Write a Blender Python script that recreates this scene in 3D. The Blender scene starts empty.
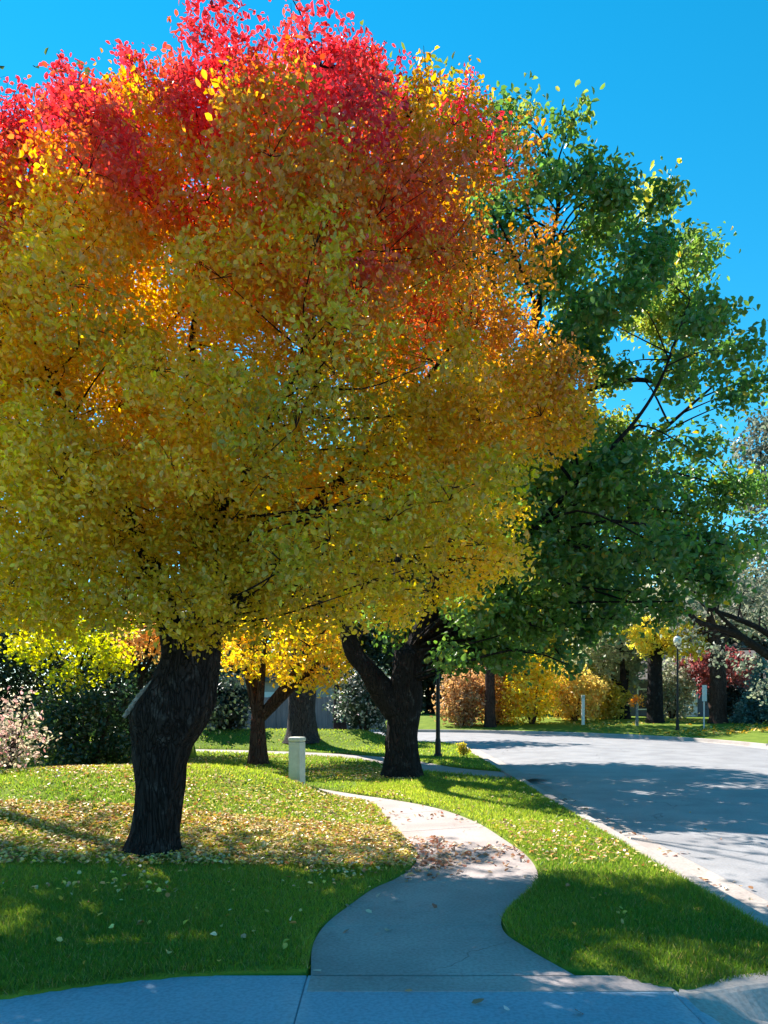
import bpy, math, random
import numpy as np
from mathutils import Vector, noise as mnoise

random.seed(11)
RNG = np.random.default_rng(11)
S = bpy.context.scene
COL = S.collection
R = math.radians
F, HOR, EYE = 740.0, 700.0, 1.6

def gp(u, v, z=0.0):
    """ground point seen at a pixel of the photograph"""
    y = (EYE - z) * F / (v - HOR)
    return ((u - 384.0) * y / F, y)

def at(u, v, y):
    return ((u - 384.0) * y / F, y, EYE + (HOR - v) * y / F)

# ------------------------------------------------------------------ materials
def new_mat(name):
    m = bpy.data.materials.new(name)
    m.use_nodes = True
    nt = m.node_tree
    nt.nodes.clear()
    out = nt.nodes.new('ShaderNodeOutputMaterial')
    return m, nt, out

def N(nt, t, **kw):
    n = nt.nodes.new(t)
    for k, v in kw.items():
        if k in n.inputs:
            n.inputs[k].default_value = v
        else:
            setattr(n, k, v)
    return n

def leaf_mat(name, trans=0.5, gloss=0.04, val=1.4):
    m, nt, out = new_mat(name)
    L = nt.links.new
    a = N(nt, 'ShaderNodeAttribute', attribute_name='Col')
    hs = N(nt, 'ShaderNodeHueSaturation')
    hs.inputs['Saturation'].default_value = 1.1
    hs.inputs['Value'].default_value = val
    L(a.outputs['Color'], hs.inputs['Color'])
    d = N(nt, 'ShaderNodeBsdfDiffuse')
    t = N(nt, 'ShaderNodeBsdfTranslucent')
    L(a.outputs['Color'], d.inputs['Color'])
    L(hs.outputs['Color'], t.inputs['Color'])
    mx = N(nt, 'ShaderNodeMixShader')
    mx.inputs[0].default_value = trans
    L(d.outputs[0], mx.inputs[1]); L(t.outputs[0], mx.inputs[2])
    g = N(nt, 'ShaderNodeBsdfGlossy')
    g.inputs['Roughness'].default_value = 0.35
    m2 = N(nt, 'ShaderNodeMixShader')
    m2.inputs[0].default_value = gloss
    L(mx.outputs[0], m2.inputs[1]); L(g.outputs[0], m2.inputs[2])
    L(m2.outputs[0], out.inputs[0])
    return m

def noise_mat(name, c1, c2, scale=5.0, rough=0.9, bump=0.3, bscale=None, stretch=(1, 1, 1), c3=None, spec=0.3, dist=0.02):
    m, nt, out = new_mat(name)
    L = nt.links.new
    tc = N(nt, 'ShaderNodeTexCoord')
    mp = N(nt, 'ShaderNodeMapping')
    mp.inputs['Scale'].default_value = stretch
    L(tc.outputs['Object'], mp.inputs['Vector'])
    n1 = N(nt, 'ShaderNodeTexNoise')
    n1.inputs['Scale'].default_value = scale
    n1.inputs['Detail'].default_value = 8
    n1.inputs['Roughness'].default_value = 0.65
    L(mp.outputs[0], n1.inputs['Vector'])
    cr = N(nt, 'ShaderNodeValToRGB')
    cr.color_ramp.elements[0].position = 0.32
    cr.color_ramp.elements[1].position = 0.68
    cr.color_ramp.elements[0].color = (*c1, 1)
    cr.color_ramp.elements[1].color = (*c2, 1)
    if c3:
        e = cr.color_ramp.elements.new(0.85); e.color = (*c3, 1)
    L(n1.outputs['Fac'], cr.inputs['Fac'])
    p = N(nt, 'ShaderNodeBsdfPrincipled')
    p.inputs['Roughness'].default_value = rough
    p.inputs['Specular IOR Level'].default_value = spec
    L(cr.outputs['Color'], p.inputs['Base Color'])
    n2 = N(nt, 'ShaderNodeTexNoise')
    n2.inputs['Scale'].default_value = bscale or scale * 4
    n2.inputs['Detail'].default_value = 6
    L(mp.outputs[0], n2.inputs['Vector'])
    b = N(nt, 'ShaderNodeBump')
    b.inputs['Strength'].default_value = bump
    b.inputs['Distance'].default_value = dist
    L(n2.outputs['Fac'], b.inputs['Height'])
    L(b.outputs[0], p.inputs['Normal'])
    L(p.outputs[0], out.inputs[0])
    return m

def concrete_mat(name, c1, c2, stain, rough=0.85, spec=0.35):
    """two octaves of tone plus fine grit and darker stains with a shape of their own"""
    m, nt, out = new_mat(name)
    L = nt.links.new
    tc = N(nt, 'ShaderNodeTexCoord')
    n1 = N(nt, 'ShaderNodeTexNoise'); n1.inputs['Scale'].default_value = 1.3; n1.inputs['Detail'].default_value = 7
    n2 = N(nt, 'ShaderNodeTexNoise'); n2.inputs['Scale'].default_value = 45; n2.inputs['Detail'].default_value = 4
    n3 = N(nt, 'ShaderNodeTexNoise'); n3.inputs['Scale'].default_value = 3.7; n3.inputs['Detail'].default_value = 9; n3.inputs['Roughness'].default_value = 0.7
    for n in (n1, n2, n3):
        L(tc.outputs['Object'], n.inputs['Vector'])
    cr = N(nt, 'ShaderNodeValToRGB')
    cr.color_ramp.elements[0].position = 0.35; cr.color_ramp.elements[1].position = 0.65
    cr.color_ramp.elements[0].color = (*c1, 1); cr.color_ramp.elements[1].color = (*c2, 1)
    L(n1.outputs['Fac'], cr.inputs['Fac'])
    mr = N(nt, 'ShaderNodeMapRange'); mr.inputs['From Min'].default_value = 0.56; mr.inputs['From Max'].default_value = 0.72
    mr.inputs['To Max'].default_value = 0.6
    L(n3.outputs['Fac'], mr.inputs['Value'])
    mx = N(nt, 'ShaderNodeMixRGB'); mx.inputs['Color2'].default_value = (*stain, 1)
    L(mr.outputs[0], mx.inputs['Fac']); L(cr.outputs[0], mx.inputs['Color1'])
    mg = N(nt, 'ShaderNodeMixRGB', blend_type='MULTIPLY'); mg.inputs['Fac'].default_value = 0.55
    r2 = N(nt, 'ShaderNodeMapRange'); r2.inputs['From Min'].default_value = 0.3; r2.inputs['From Max'].default_value = 0.6; r2.inputs['To Min'].default_value = 0.55
    L(n2.outputs['Fac'], r2.inputs['Value'])
    L(mx.outputs[0], mg.inputs['Color1']); L(r2.outputs[0], mg.inputs['Color2'])
    p = N(nt, 'ShaderNodeBsdfPrincipled'); p.inputs['Roughness'].default_value = rough
    p.inputs['Specular IOR Level'].default_value = spec
    L(mg.outputs[0], p.inputs['Base Color'])
    b = N(nt, 'ShaderNodeBump'); b.inputs['Strength'].default_value = 0.35; b.inputs['Distance'].default_value = 0.006
    L(n2.outputs['Fac'], b.inputs['Height']); L(b.outputs[0], p.inputs['Normal'])
    L(p.outputs[0], out.inputs[0])
    return m

def bark_mat(name, dark, mid, light, scale=11.0, zs=0.3):
    """furrowed bark: long plates between cracks, lighter on the plate tops, with patches of lichen grey"""
    m, nt, out = new_mat(name)
    L = nt.links.new
    tc = N(nt, 'ShaderNodeTexCoord')
    mp = N(nt, 'ShaderNodeMapping'); mp.inputs['Scale'].default_value = (1, 1, zs)
    L(tc.outputs['Object'], mp.inputs['Vector'])
    nw = N(nt, 'ShaderNodeTexNoise'); nw.inputs['Scale'].default_value = 5; nw.inputs['Detail'].default_value = 4
    L(mp.outputs[0], nw.inputs['Vector'])
    va = N(nt, 'ShaderNodeVectorMath', operation='SCALE'); va.inputs['Scale'].default_value = 0.35
    L(nw.outputs['Color'], va.inputs[0])
    vb = N(nt, 'ShaderNodeVectorMath', operation='ADD'); L(mp.outputs[0], vb.inputs[0]); L(va.outputs[0], vb.inputs[1])
    vo = N(nt, 'ShaderNodeTexVoronoi', feature='DISTANCE_TO_EDGE'); vo.inputs['Scale'].default_value = scale
    L(vb.outputs[0], vo.inputs['Vector'])
    mr = N(nt, 'ShaderNodeMapRange'); mr.inputs['From Max'].default_value = 0.14; L(vo.outputs['Distance'], mr.inputs['Value'])
    n2 = N(nt, 'ShaderNodeTexNoise'); n2.inputs['Scale'].default_value = 34; n2.inputs['Detail'].default_value = 6; L(mp.outputs[0], n2.inputs['Vector'])
    ad = N(nt, 'ShaderNodeMath', operation='MULTIPLY_ADD'); L(n2.outputs['Fac'], ad.inputs[0]); ad.inputs[1].default_value = 0.9; L(mr.outputs[0], ad.inputs[2])
    cr = N(nt, 'ShaderNodeValToRGB'); e = cr.color_ramp.elements
    e[0].position = 0.45; e[0].color = (*dark, 1); e[1].position = 1.0; e[1].color = (*mid, 1)
    L(ad.outputs[0], cr.inputs['Fac'])
    n3 = N(nt, 'ShaderNodeTexNoise'); n3.inputs['Scale'].default_value = 4.5; n3.inputs['Detail'].default_value = 8; n3.inputs['Roughness'].default_value = 0.7
    L(tc.outputs['Object'], n3.inputs['Vector'])
    r3 = N(nt, 'ShaderNodeMapRange'); r3.inputs['From Min'].default_value = 0.54; r3.inputs['From Max'].default_value = 0.66; r3.inputs['To Max'].default_value = 0.75; L(n3.outputs['Fac'], r3.inputs['Value'])
    mm = N(nt, 'ShaderNodeMath', operation='MULTIPLY'); L(r3.outputs[0], mm.inputs[0]); L(mr.outputs[0], mm.inputs[1])
    mx = N(nt, 'ShaderNodeMixRGB'); mx.inputs['Color2'].default_value = (*light, 1); L(mm.outputs[0], mx.inputs['Fac']); L(cr.outputs[0], mx.inputs['Color1'])
    p = N(nt, 'ShaderNodeBsdfPrincipled'); p.inputs['Roughness'].default_value = 0.95; p.inputs['Specular IOR Level'].default_value = 0.12
    L(mx.outputs[0], p.inputs['Base Color'])
    b = N(nt, 'ShaderNodeBump'); b.inputs['Strength'].default_value = 1.0; b.inputs['Distance'].default_value = 0.03; L(ad.outputs[0], b.inputs['Height']); L(b.outputs[0], p.inputs['Normal'])
    L(p.outputs[0], out.inputs[0])
    return m

M = {}
M['leaf'] = leaf_mat('autumn_leaf', 0.58, 0.05, 1.7)
M['green_leaf'] = leaf_mat('green_leaf', 0.52, 0.05, 2.0)
M['far_leaf'] = leaf_mat('far_leaf', 0.52, 0.03)
M['litter'] = leaf_mat('fallen_leaf', 0.2, 0.04)
M['blade'] = leaf_mat('grass_blade', 0.58, 0.03, 2.4)
M['bark'] = bark_mat('dark_bark', (0.013,0.010,0.010), (0.028,0.022,0.022), (0.095,0.085,0.085), 24, 0.14)
M['bark_grey'] = bark_mat('grey_bark', (0.025,0.022,0.025), (0.062,0.055,0.06), (0.12,0.11,0.115), 14, 0.16)
M['bark_red'] = bark_mat('reddish_bark', (0.03,0.017,0.014), (0.075,0.044,0.036), (0.13,0.085,0.075), 15, 0.16)
M['scar'] = noise_mat('bare_wood', (0.10, 0.09, 0.085), (0.40, 0.37, 0.35), 22, 0.9, 1.0, 60)
M['soil'] = noise_mat('lawn_soil', (0.09, 0.15, 0.018), (0.18, 0.24, 0.03), 2.2, 0.95, 0.6, 60, c3=(0.2, 0.2, 0.05), spec=0.1)
M['earth'] = noise_mat('earth', (0.06, 0.07, 0.03), (0.1, 0.1, 0.05), 0.4, 1.0, 0.2)
M['walk'] = concrete_mat('sidewalk_concrete', (0.36, 0.30, 0.29), (0.47, 0.40, 0.39), (0.24, 0.19, 0.18))
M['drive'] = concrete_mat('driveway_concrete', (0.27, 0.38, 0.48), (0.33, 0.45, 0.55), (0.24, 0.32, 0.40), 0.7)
M['kerb'] = concrete_mat('kerb_concrete', (0.36, 0.31, 0.29), (0.47, 0.42, 0.39), (0.24, 0.20, 0.18))
M['asphalt'] = concrete_mat('asphalt', (0.27, 0.26, 0.275), (0.36, 0.35, 0.365), (0.21, 0.20, 0.215), 0.55, 0.5)
def add_cracks(m, scale, width, dark):
    nt = m.node_tree; L = nt.links.new
    p = [n for n in nt.nodes if n.type == 'BSDF_PRINCIPLED'][0]
    src = p.inputs['Base Color'].links[0].from_socket
    tc = N(nt, 'ShaderNodeTexCoord'); nw = N(nt, 'ShaderNodeTexNoise'); nw.inputs['Scale'].default_value = 2.2; nw.inputs['Detail'].default_value = 6
    L(tc.outputs['Object'], nw.inputs['Vector'])
    a = N(nt, 'ShaderNodeVectorMath', operation='SCALE'); a.inputs['Scale'].default_value = 0.5; L(nw.outputs['Color'], a.inputs[0])
    b = N(nt, 'ShaderNodeVectorMath', operation='ADD'); L(tc.outputs['Object'], b.inputs[0]); L(a.outputs[0], b.inputs[1])
    vo = N(nt, 'ShaderNodeTexVoronoi', feature='DISTANCE_TO_EDGE'); vo.inputs['Scale'].default_value = scale; L(b.outputs[0], vo.inputs['Vector'])
    mr = N(nt, 'ShaderNodeMapRange'); mr.inputs['From Max'].default_value = width; mr.inputs['To Min'].default_value = 0.8; mr.inputs['To Max'].default_value = 0.0; L(vo.outputs['Distance'], mr.inputs['Value'])
    n3 = N(nt, 'ShaderNodeTexNoise'); n3.inputs['Scale'].default_value = 0.6; L(tc.outputs['Object'], n3.inputs['Vector'])
    r3 = N(nt, 'ShaderNodeMapRange'); r3.inputs['From Min'].default_value = 0.48; r3.inputs['From Max'].default_value = 0.56; L(n3.outputs['Fac'], r3.inputs['Value'])
    mu = N(nt, 'ShaderNodeMath', operation='MULTIPLY'); L(mr.outputs[0], mu.inputs[0]); L(r3.outputs[0], mu.inputs[1])
    mx = N(nt, 'ShaderNodeMixRGB'); mx.inputs['Color2'].default_value = (*dark, 1); L(mu.outputs[0], mx.inputs['Fac']); L(src, mx.inputs['Color1'])
    L(mx.outputs[0], p.inputs['Base Color'])
add_cracks(M['asphalt'], 0.45, 0.006, (0.05, 0.05, 0.055))
add_cracks(M['walk'], 0.7, 0.004, (0.12, 0.09, 0.08))
M['joint'] = noise_mat('joint_dirt', (0.05, 0.045, 0.04), (0.09, 0.08, 0.07), 20, 1.0, 0.1)
M['black_metal'] = noise_mat('black_metal', (0.012, 0.012, 0.014), (0.02, 0.02, 0.023), 12, 0.5, 0.05)
M['white_paint'] = noise_mat('white_paint', (0.66, 0.66, 0.63), (0.78, 0.78, 0.75), 8, 0.6, 0.1)
M['pedestal'] = noise_mat('pedestal_paint', (0.42, 0.44, 0.38), (0.55, 0.56, 0.50), 9, 0.6, 0.1)
M['steel'] = noise_mat('sign_steel', (0.42, 0.46, 0.52), (0.55, 0.6, 0.66), 10, 0.45, 0.05)
M['fence'] = noise_mat('grey_fence_wood', (0.10, 0.115, 0.13), (0.19, 0.205, 0.22), 5, 0.9, 0.4, 20, (1, 1, 0.15))
M['siding'] = noise_mat('beige_siding', (0.36, 0.33, 0.29), (0.44, 0.41, 0.37), 3, 0.85, 0.1)
M['dark_siding'] = noise_mat('slate_siding', (0.09, 0.10, 0.13), (0.13, 0.14, 0.17), 3, 0.85, 0.1)
M['shingle'] = noise_mat('roof_shingle', (0.10, 0.085, 0.075), (0.18, 0.155, 0.14), 14, 0.95, 0.5, 50)
M['trim'] = noise_mat('white_trim', (0.72, 0.72, 0.70), (0.8, 0.8, 0.78), 8, 0.6, 0.05)
M['glass'] = noise_mat('window_glass', (0.02, 0.025, 0.03), (0.04, 0.045, 0.05), 2, 0.1, 0.0, spec=0.6)
M['globe'] = noise_mat('lamp_globe', (0.75, 0.74, 0.7), (0.82, 0.81, 0.77), 6, 0.25, 0.0)

# ------------------------------------------------------------------ helpers
def np_mesh(name, verts, faces, mat, parent=None, col=None, smooth=False, loc=None):
    """verts (n,3), faces (m,k) index array with constant k; col per-vertex (n,3)"""
    me = bpy.data.meshes.new(name)
    verts = np.asarray(verts, np.float32); faces = np.asarray(faces, np.int32)
    nv, (nf, k) = len(verts), faces.shape
    me.vertices.add(nv); me.vertices.foreach_set('co', verts.ravel())
    me.loops.add(nf * k); me.loops.foreach_set('vertex_index', faces.ravel())
    me.polygons.add(nf)
    me.polygons.foreach_set('loop_start', np.arange(0, nf * k, k, dtype=np.int32))
    if smooth:
        me.polygons.foreach_set('use_smooth', np.ones(nf, bool))
    me.update(calc_edges=True)
    if col is not None:
        ca = me.color_attributes.new('Col', 'FLOAT_COLOR', 'POINT')
        c4 = np.ones((nv, 4), np.float32); c4[:, :3] = col
        ca.data.foreach_set('color', c4.ravel())
    me.materials.append(M[mat] if isinstance(mat, str) else mat)
    o = bpy.data.objects.new(name, me)
    COL.objects.link(o)
    if loc is not None: o.location = loc
    if parent is not None: o.parent = parent
    return o

def empty(name, loc, label, cat, group=None):
    o = bpy.data.objects.new(name, None)
    COL.objects.link(o); o.location = loc
    o.empty_display_size = 0.2
    return tag(o, label, cat, group)

def tag(o, label, cat, group=None):
    o['label'] = label; o['category'] = cat
    if group: o['group'] = group
    return o

def kind(o, k, label=None):
    o['kind'] = k
    if label: o['label'] = label
    return o

class MB:
    def __init__(s): s.v = []; s.f = []
    def add(s, v, f):
        b = len(s.v); s.v += [tuple(x) for x in v]; s.f += [tuple(i + b for i in q) for q in f]
    def box(s, x0, x1, y0, y1, z0, z1):
        s.add([(x0,y0,z0),(x1,y0,z0),(x1,y1,z0),(x0,y1,z0),(x0,y0,z1),(x1,y0,z1),(x1,y1,z1),(x0,y1,z1)],
              [(3,2,1,0),(4,5,6,7),(0,1,5,4),(1,2,6,5),(2,3,7,6),(3,0,4,7)])
    def lathe(s, prof, n=20, cx=0, cy=0):
        b = []
        for r, z in prof:
            for i in range(n):
                a = 2 * math.pi * i / n
                b.append((cx + r * math.cos(a), cy + r * math.sin(a), z))
        f = []
        for k in range(len(prof) - 1):
            for i in range(n):
                j = (i + 1) % n
                f.append((k*n+i, k*n+j, (k+1)*n+j, (k+1)*n+i))
        f.append(tuple(range(n - 1, -1, -1)))
        f.append(tuple((len(prof)-1)*n + i for i in range(n)))
        s.add(b, f)
    def build(s, name, mat, parent=None, smooth=False, bevel=0, loc=None):
        me = bpy.data.meshes.new(name)
        me.from_pydata(s.v, [], s.f); me.update()
        if smooth:
            for p in me.polygons: p.use_smooth = True
        me.materials.append(M[mat])
        o = bpy.data.objects.new(name, me); COL.objects.link(o)
        if loc is not None: o.location = loc
        if parent is not None: o.parent = parent
        if bevel:
            md = o.modifiers.new('bevel', 'BEVEL'); md.width = bevel; md.segments = 2; md.limit_method = 'ANGLE'
        return o

def catmull(pts, step):
    P = [np.array(p, float) for p in pts]
    P = [2*P[0]-P[1]] + P + [2*P[-1]-P[-2]]
    out = []
    for i in range(1, len(P) - 2):
        n = max(2, int(np.linalg.norm(P[i+1][:3]-P[i][:3]) / step))
        for k in range(n):
            t = k / n
            out.append(0.5*((2*P[i]) + (-P[i-1]+P[i+1])*t + (2*P[i-1]-5*P[i]+4*P[i+1]-P[i+2])*t*t + (-P[i-1]+3*P[i]-3*P[i+1]+P[i+2])*t**3))
    out.append(P[-2])
    return np.array(out)

def tube(mb, path, rad, n=9, rough=0.0, seed=0.0, cap=True):
    """tapered tube along path (k,3) with radii (k,)"""
    path = np.asarray(path, float); k = len(path)
    v = []; f = []
    prev = None
    for i in range(k):
        t = path[min(i+1, k-1)] - path[max(i-1, 0)]
        t = Vector(t).normalized()
        if prev is None:
            a = Vector((1, 0, 0)) if abs(t.x) < 0.9 else Vector((0, 1, 0))
            a = (a - t * a.dot(t)).normalized()
        else:
            a = (prev - t * prev.dot(t)).normalized()
        prev = a; b = t.cross(a)
        for j in range(n):
            th = 2*math.pi*j/n
            r = rad[i]
            if rough:
                q = Vector((path[i][0]*1.3+seed+2.2*math.cos(th), path[i][1]*1.3+2.2*math.sin(th), path[i][2]*1.6))
                r *= 1 + rough * (mnoise.noise(q) + 0.5*mnoise.noise(q*2.7))
            v.append(tuple(Vector(path[i]) + (a*math.cos(th) + b*math.sin(th)) * r))
    for i in range(k-1):
        for j in range(n):
            jj = (j+1) % n
            f.append((i*n+j, i*n+jj, (i+1)*n+jj, (i+1)*n+j))
    if cap: f.append(tuple((k-1)*n+j for j in range(n)))
    mb.add(v, f)

# low frequency numpy noise
_K = [(RNG.normal(size=3), RNG.uniform(0, 6.28)) for _ in range(14)]
def nz(p, f=1.0, o=0):
    s = 0
    for k, ph in _K[:8]:
        s = s + np.sin(p @ (k * f) + ph + o * 1.7)
    return s / 4.0

def unit(a):
    return a / np.maximum(np.linalg.norm(a, axis=1, keepdims=True), 1e-9)

def leaves_mesh(name, P, size, col, mat, parent, base, up=0.5, out=None, wr=0.62, flat=0.0):
    n = len(P)
    nrm = RNG.normal(size=(n, 3)) * (1 - flat)
    nrm[:, 2] += up
    if out is not None: nrm += out * 0.7
    nrm = unit(nrm)
    t = RNG.normal(size=(n, 3)); t[:, 2] -= 0.35 * (1 - flat)
    t = unit(t - nrm * np.sum(t * nrm, 1, keepdims=True))
    b = np.cross(nrm, t)
    s = size[:, None]
    w = wr * RNG.uniform(0.75, 1.2, (n, 1))
    fold = RNG.uniform(0.02, 0.25, (n, 1))
    curl = RNG.uniform(-0.12, 0.18, (n, 1))
    Q = P - np.asarray(base)
    v = np.empty((n, 6, 3), np.float32)
    v[:, 0] = Q - t * s * 0.5
    up_ = nrm * s * fold
    v[:, 1] = Q - b * s * w * 0.46 + up_ - t * s * RNG.uniform(0.12, 0.28, (n, 1))
    v[:, 2] = Q - b * s * w * 0.40 + up_ + t * s * RNG.uniform(0.08, 0.26, (n, 1))
    v[:, 3] = Q + t * s * 0.5 - nrm * s * curl
    v[:, 4] = Q + b * s * w * 0.40 + up_ + t * s * RNG.uniform(0.08, 0.26, (n, 1))
    v[:, 5] = Q + b * s * w * 0.46 + up_ - t * s * RNG.uniform(0.12, 0.28, (n, 1))
    i = np.arange(n, dtype=np.int32)[:, None] * 6
    f = np.stack([i + [0, 1, 2, 3], i + [0, 3, 4, 5]], 1).reshape(-1, 4)
    return np_mesh(name, v.reshape(-1, 3), f, mat, parent, np.repeat(col, 6, 0))

def clump_leaves(clumps, per, twig_r, leaf_sd, twigs, squash=0.8):
    """leaf positions sprayed round twig ends spread through each clump; returns P, outward dirs, clump index"""
    Ps, Os, Is = [], [], []
    for ci, (x, y, z, r) in enumerate(clumps):
        nt = max(3, int(twigs * (r ** 2)))
        d = unit(RNG.normal(size=(nt, 3)))
        rr = r * RNG.uniform(0.35, 1.0, (nt, 1)) ** 0.6
        tw = d * rr; tw[:, 2] *= squash
        m = RNG.poisson(per, nt)
        idx = np.repeat(np.arange(nt), m)
        # leaves strung along the last bit of the twig
        along = RNG.uniform(-1.0, 0.6, (len(idx), 1)) * twig_r
        p = tw[idx] + d[idx] * along + RNG.normal(size=(len(idx), 3)) * leaf_sd
        Ps.append(p + np.array([x, y, z])); Os.append(d[idx]); Is.append(np.full(len(idx), ci))
    return np.concatenate(Ps), np.concatenate(Os), np.concatenate(Is)

def mixcol(a, b, t):
    return np.asarray(a)[None, :] * (1 - t[:, None]) + np.asarray(b)[None, :] * t[:, None]

def jitter(c, k=0.25, hue=0.1):
    n = len(c)
    c = c * RNG.uniform(1 - k, 1 + k, (n, 1)) * RNG.uniform(1 - hue, 1 + hue, (n, 3))
    return np.clip(c, 0.004, 0.9)

def make_tree(name, label, base, paths, clumps, leaf, colfun, group=None, bark='bark', lmat='leaf',
              per=12, twigs=26, twig_r=0.18, sd=0.07, crown_name='crown', up=0.5, keep=None, branch_r=0.022, cat='tree', squash=0.8, seg=12, rough=0.12, extra=None):
    """paths: list of (points, radii) in world space, the first is the trunk"""
    e = empty(name, base, label, cat, group)
    B = np.array(base)
    mb = MB()
    nodes = []
    for i, (pts, rad) in enumerate(paths):
        q = catmull([tuple(p) + (r,) for p, r in zip(pts, rad)], 0.12 if seg > 10 else 0.3)
        tube(mb, q[:, :3] - B, np.maximum(q[:, 3], 0.004), seg if i == 0 else max(6, seg - 3), rough, i * 3.1)
        nodes += [tuple(x) for x in q[len(q)//3:]]
    nodes = np.array(nodes)
    for (x, y, z, r) in clumps:
        c = np.array([x, y, z])
        dd = np.linalg.norm(nodes[:, :3] - c, axis=1) + 2.5 * np.maximum(0, nodes[:, 2] - z + 0.2)
        k = int(np.argmin(dd)); a = nodes[k, :3]
        L = np.linalg.norm(c - a)
        if L < 0.05: continue
        mid = (a + c) / 2 + np.array([0, 0, 0.12 * L]) + RNG.normal(size=3) * 0.07 * L
        q = catmull([a, mid, c], max(0.15, L / 8))
        r0 = min(nodes[k, 3] * 0.75, branch_r * (0.8 + 0.5 * L))
        tube(mb, q - B, np.linspace(r0, 0.25 * r0, len(q)), 5)
        for _ in range(3):      # twigs of the clump
            d = Vector(RNG.normal(size=3)).normalized() * r * 0.6
            tube(mb, np.array([c - B, c - B + np.array(d) * 0.5 + [0, 0, 0.03], c - B + np.array(d)]), [r0 * 0.3, r0 * 0.2, r0 * 0.08], 4)
    mb.build('trunk', bark, e, smooth=True)
    P, O, I = clump_leaves(clumps, per, twig_r, sd, twigs, squash)
    if extra is not None:
        P = np.concatenate([P, extra[0]]); O = np.concatenate([O, extra[1]])
    if keep is not None:
        k = keep(P); P, O = P[k], O[k]
    size = leaf * RNG.uniform(0.65, 1.25, len(P))
    leaves_mesh(crown_name, P, size, jitter(colfun(P)), lmat, e, base, up, O)
    return e

def ell_clumps(c, rad, n, r0, r1, inner=0.55, zdown=None, lump=0.12, off=0, sep=0.55):
    """clump centres through the outer part of an ellipsoid, kept apart by rejection"""
    out = []
    tries = 0
    while len(out) < n and tries < n * 60:
        tries += 1
        d = RNG.normal(size=3); d /= np.linalg.norm(d)
        q = RNG.uniform(inner, 1.0) ** 0.7
        rr = 1 + lump * float(nz(d[None, :] * 2.2, 1.4, off)[0])
        p = np.array([d[0]*rad[0], d[1]*rad[1], d[2]*(rad[2] if d[2] > 0 else (zdown or rad[2]))]) * q * rr
        r = RNG.uniform(r0, r1)
        p = p * (1 - 0.5 * r / max(rad))
        w = np.array(c) + p
        if any((w[0]-a)**2 + (w[1]-b)**2 + (w[2]-g)**2 < (sep*(r+s))**2 for a, b, g, s in out) and tries < n * 40:
            continue
        out.append((w[0], w[1], w[2], r))
    return out

# ------------------------------------------------------------------ camera, sky, sun
cam = bpy.data.cameras.new('camera')
cam.sensor_fit = 'VERTICAL'; cam.sensor_height = 36.0
cam.lens = F / 1024 * 36.0
cam.shift_y = (HOR - 512) / 1024
cam.clip_end = 2000; cam.clip_start = 0.05
co = bpy.data.objects.new('camera', cam); COL.objects.link(co)
co.location = (0, 0, EYE); co.rotation_euler = (R(90), 0, 0)
S.camera = co

SUN_AZ, SUN_EL = R(-35), R(44)      # azimuth from +Y, negative = to the left
sd_ = np.array([math.sin(SUN_AZ)*math.cos(SUN_EL), math.cos(SUN_AZ)*math.cos(SUN_EL), math.sin(SUN_EL)])
w = bpy.data.worlds.new('World'); S.world = w; w.use_nodes = True
nt = w.node_tree; nt.nodes.clear()
sky = nt.nodes.new('ShaderNodeTexSky'); sky.sky_type = 'NISHITA'; sky.sun_disc = False
sky.sun_elevation = SUN_EL; sky.sun_rotation = SUN_AZ % (2*math.pi)
sky.altitude = 1700; sky.air_density = 1.0; sky.dust_density = 0.0; sky.ozone_density = 3.0
hs = nt.nodes.new('ShaderNodeHueSaturation'); hs.inputs['Saturation'].default_value = 1.36; hs.inputs['Hue'].default_value = 0.473; hs.inputs['Value'].default_value = 0.68
bg = nt.nodes.new('ShaderNodeBackground'); bg.inputs['Strength'].default_value = 0.15
wo = nt.nodes.new('ShaderNodeOutputWorld')
nt.links.new(sky.outputs[0], hs.inputs['Color']); nt.links.new(hs.outputs[0], bg.inputs['Color']); nt.links.new(bg.outputs[0], wo.inputs[0])
sl = bpy.data.lights.new('sun', 'SUN'); sl.energy = 5.0; sl.angle = R(0.5); sl.color = (1.0, 0.93, 0.82)
so = bpy.data.objects.new('sun', sl); COL.objects.link(so)
so.location = (-10, 20, 30)
so.rotation_euler = Vector(sd_).to_track_quat('Z', 'Y').to_euler()
S.view_settings.view_transform = 'Standard'; S.view_settings.look = 'None'
S.view_settings.exposure = 1.32; S.view_settings.gamma = 1.0
S.render.engine = 'CYCLES'
try:
    S.cycles.use_denoising = True
    S.cycles.max_bounces = 12; S.cycles.diffuse_bounces = 10; S.cycles.transmission_bounces = 6; S.cycles.transparent_max_bounces = 4
    S.cycles.sample_clamp_indirect = 6
except Exception: pass

# ------------------------------------------------------------------ ground plan
ARC = np.array([0.2, 26.0]); RW, RR = 5.4, 8.0
def road_sd(x, y):
    a = np.abs(x - 8.2) - RW
    r = np.abs(np.hypot(x - ARC[0], y - ARC[1]) - RR) - RW
    b = np.abs(y - (ARC[1] + RR)) - RW
    return np.where(y < ARC[1], a, np.where(x > ARC[0], r, b))

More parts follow.
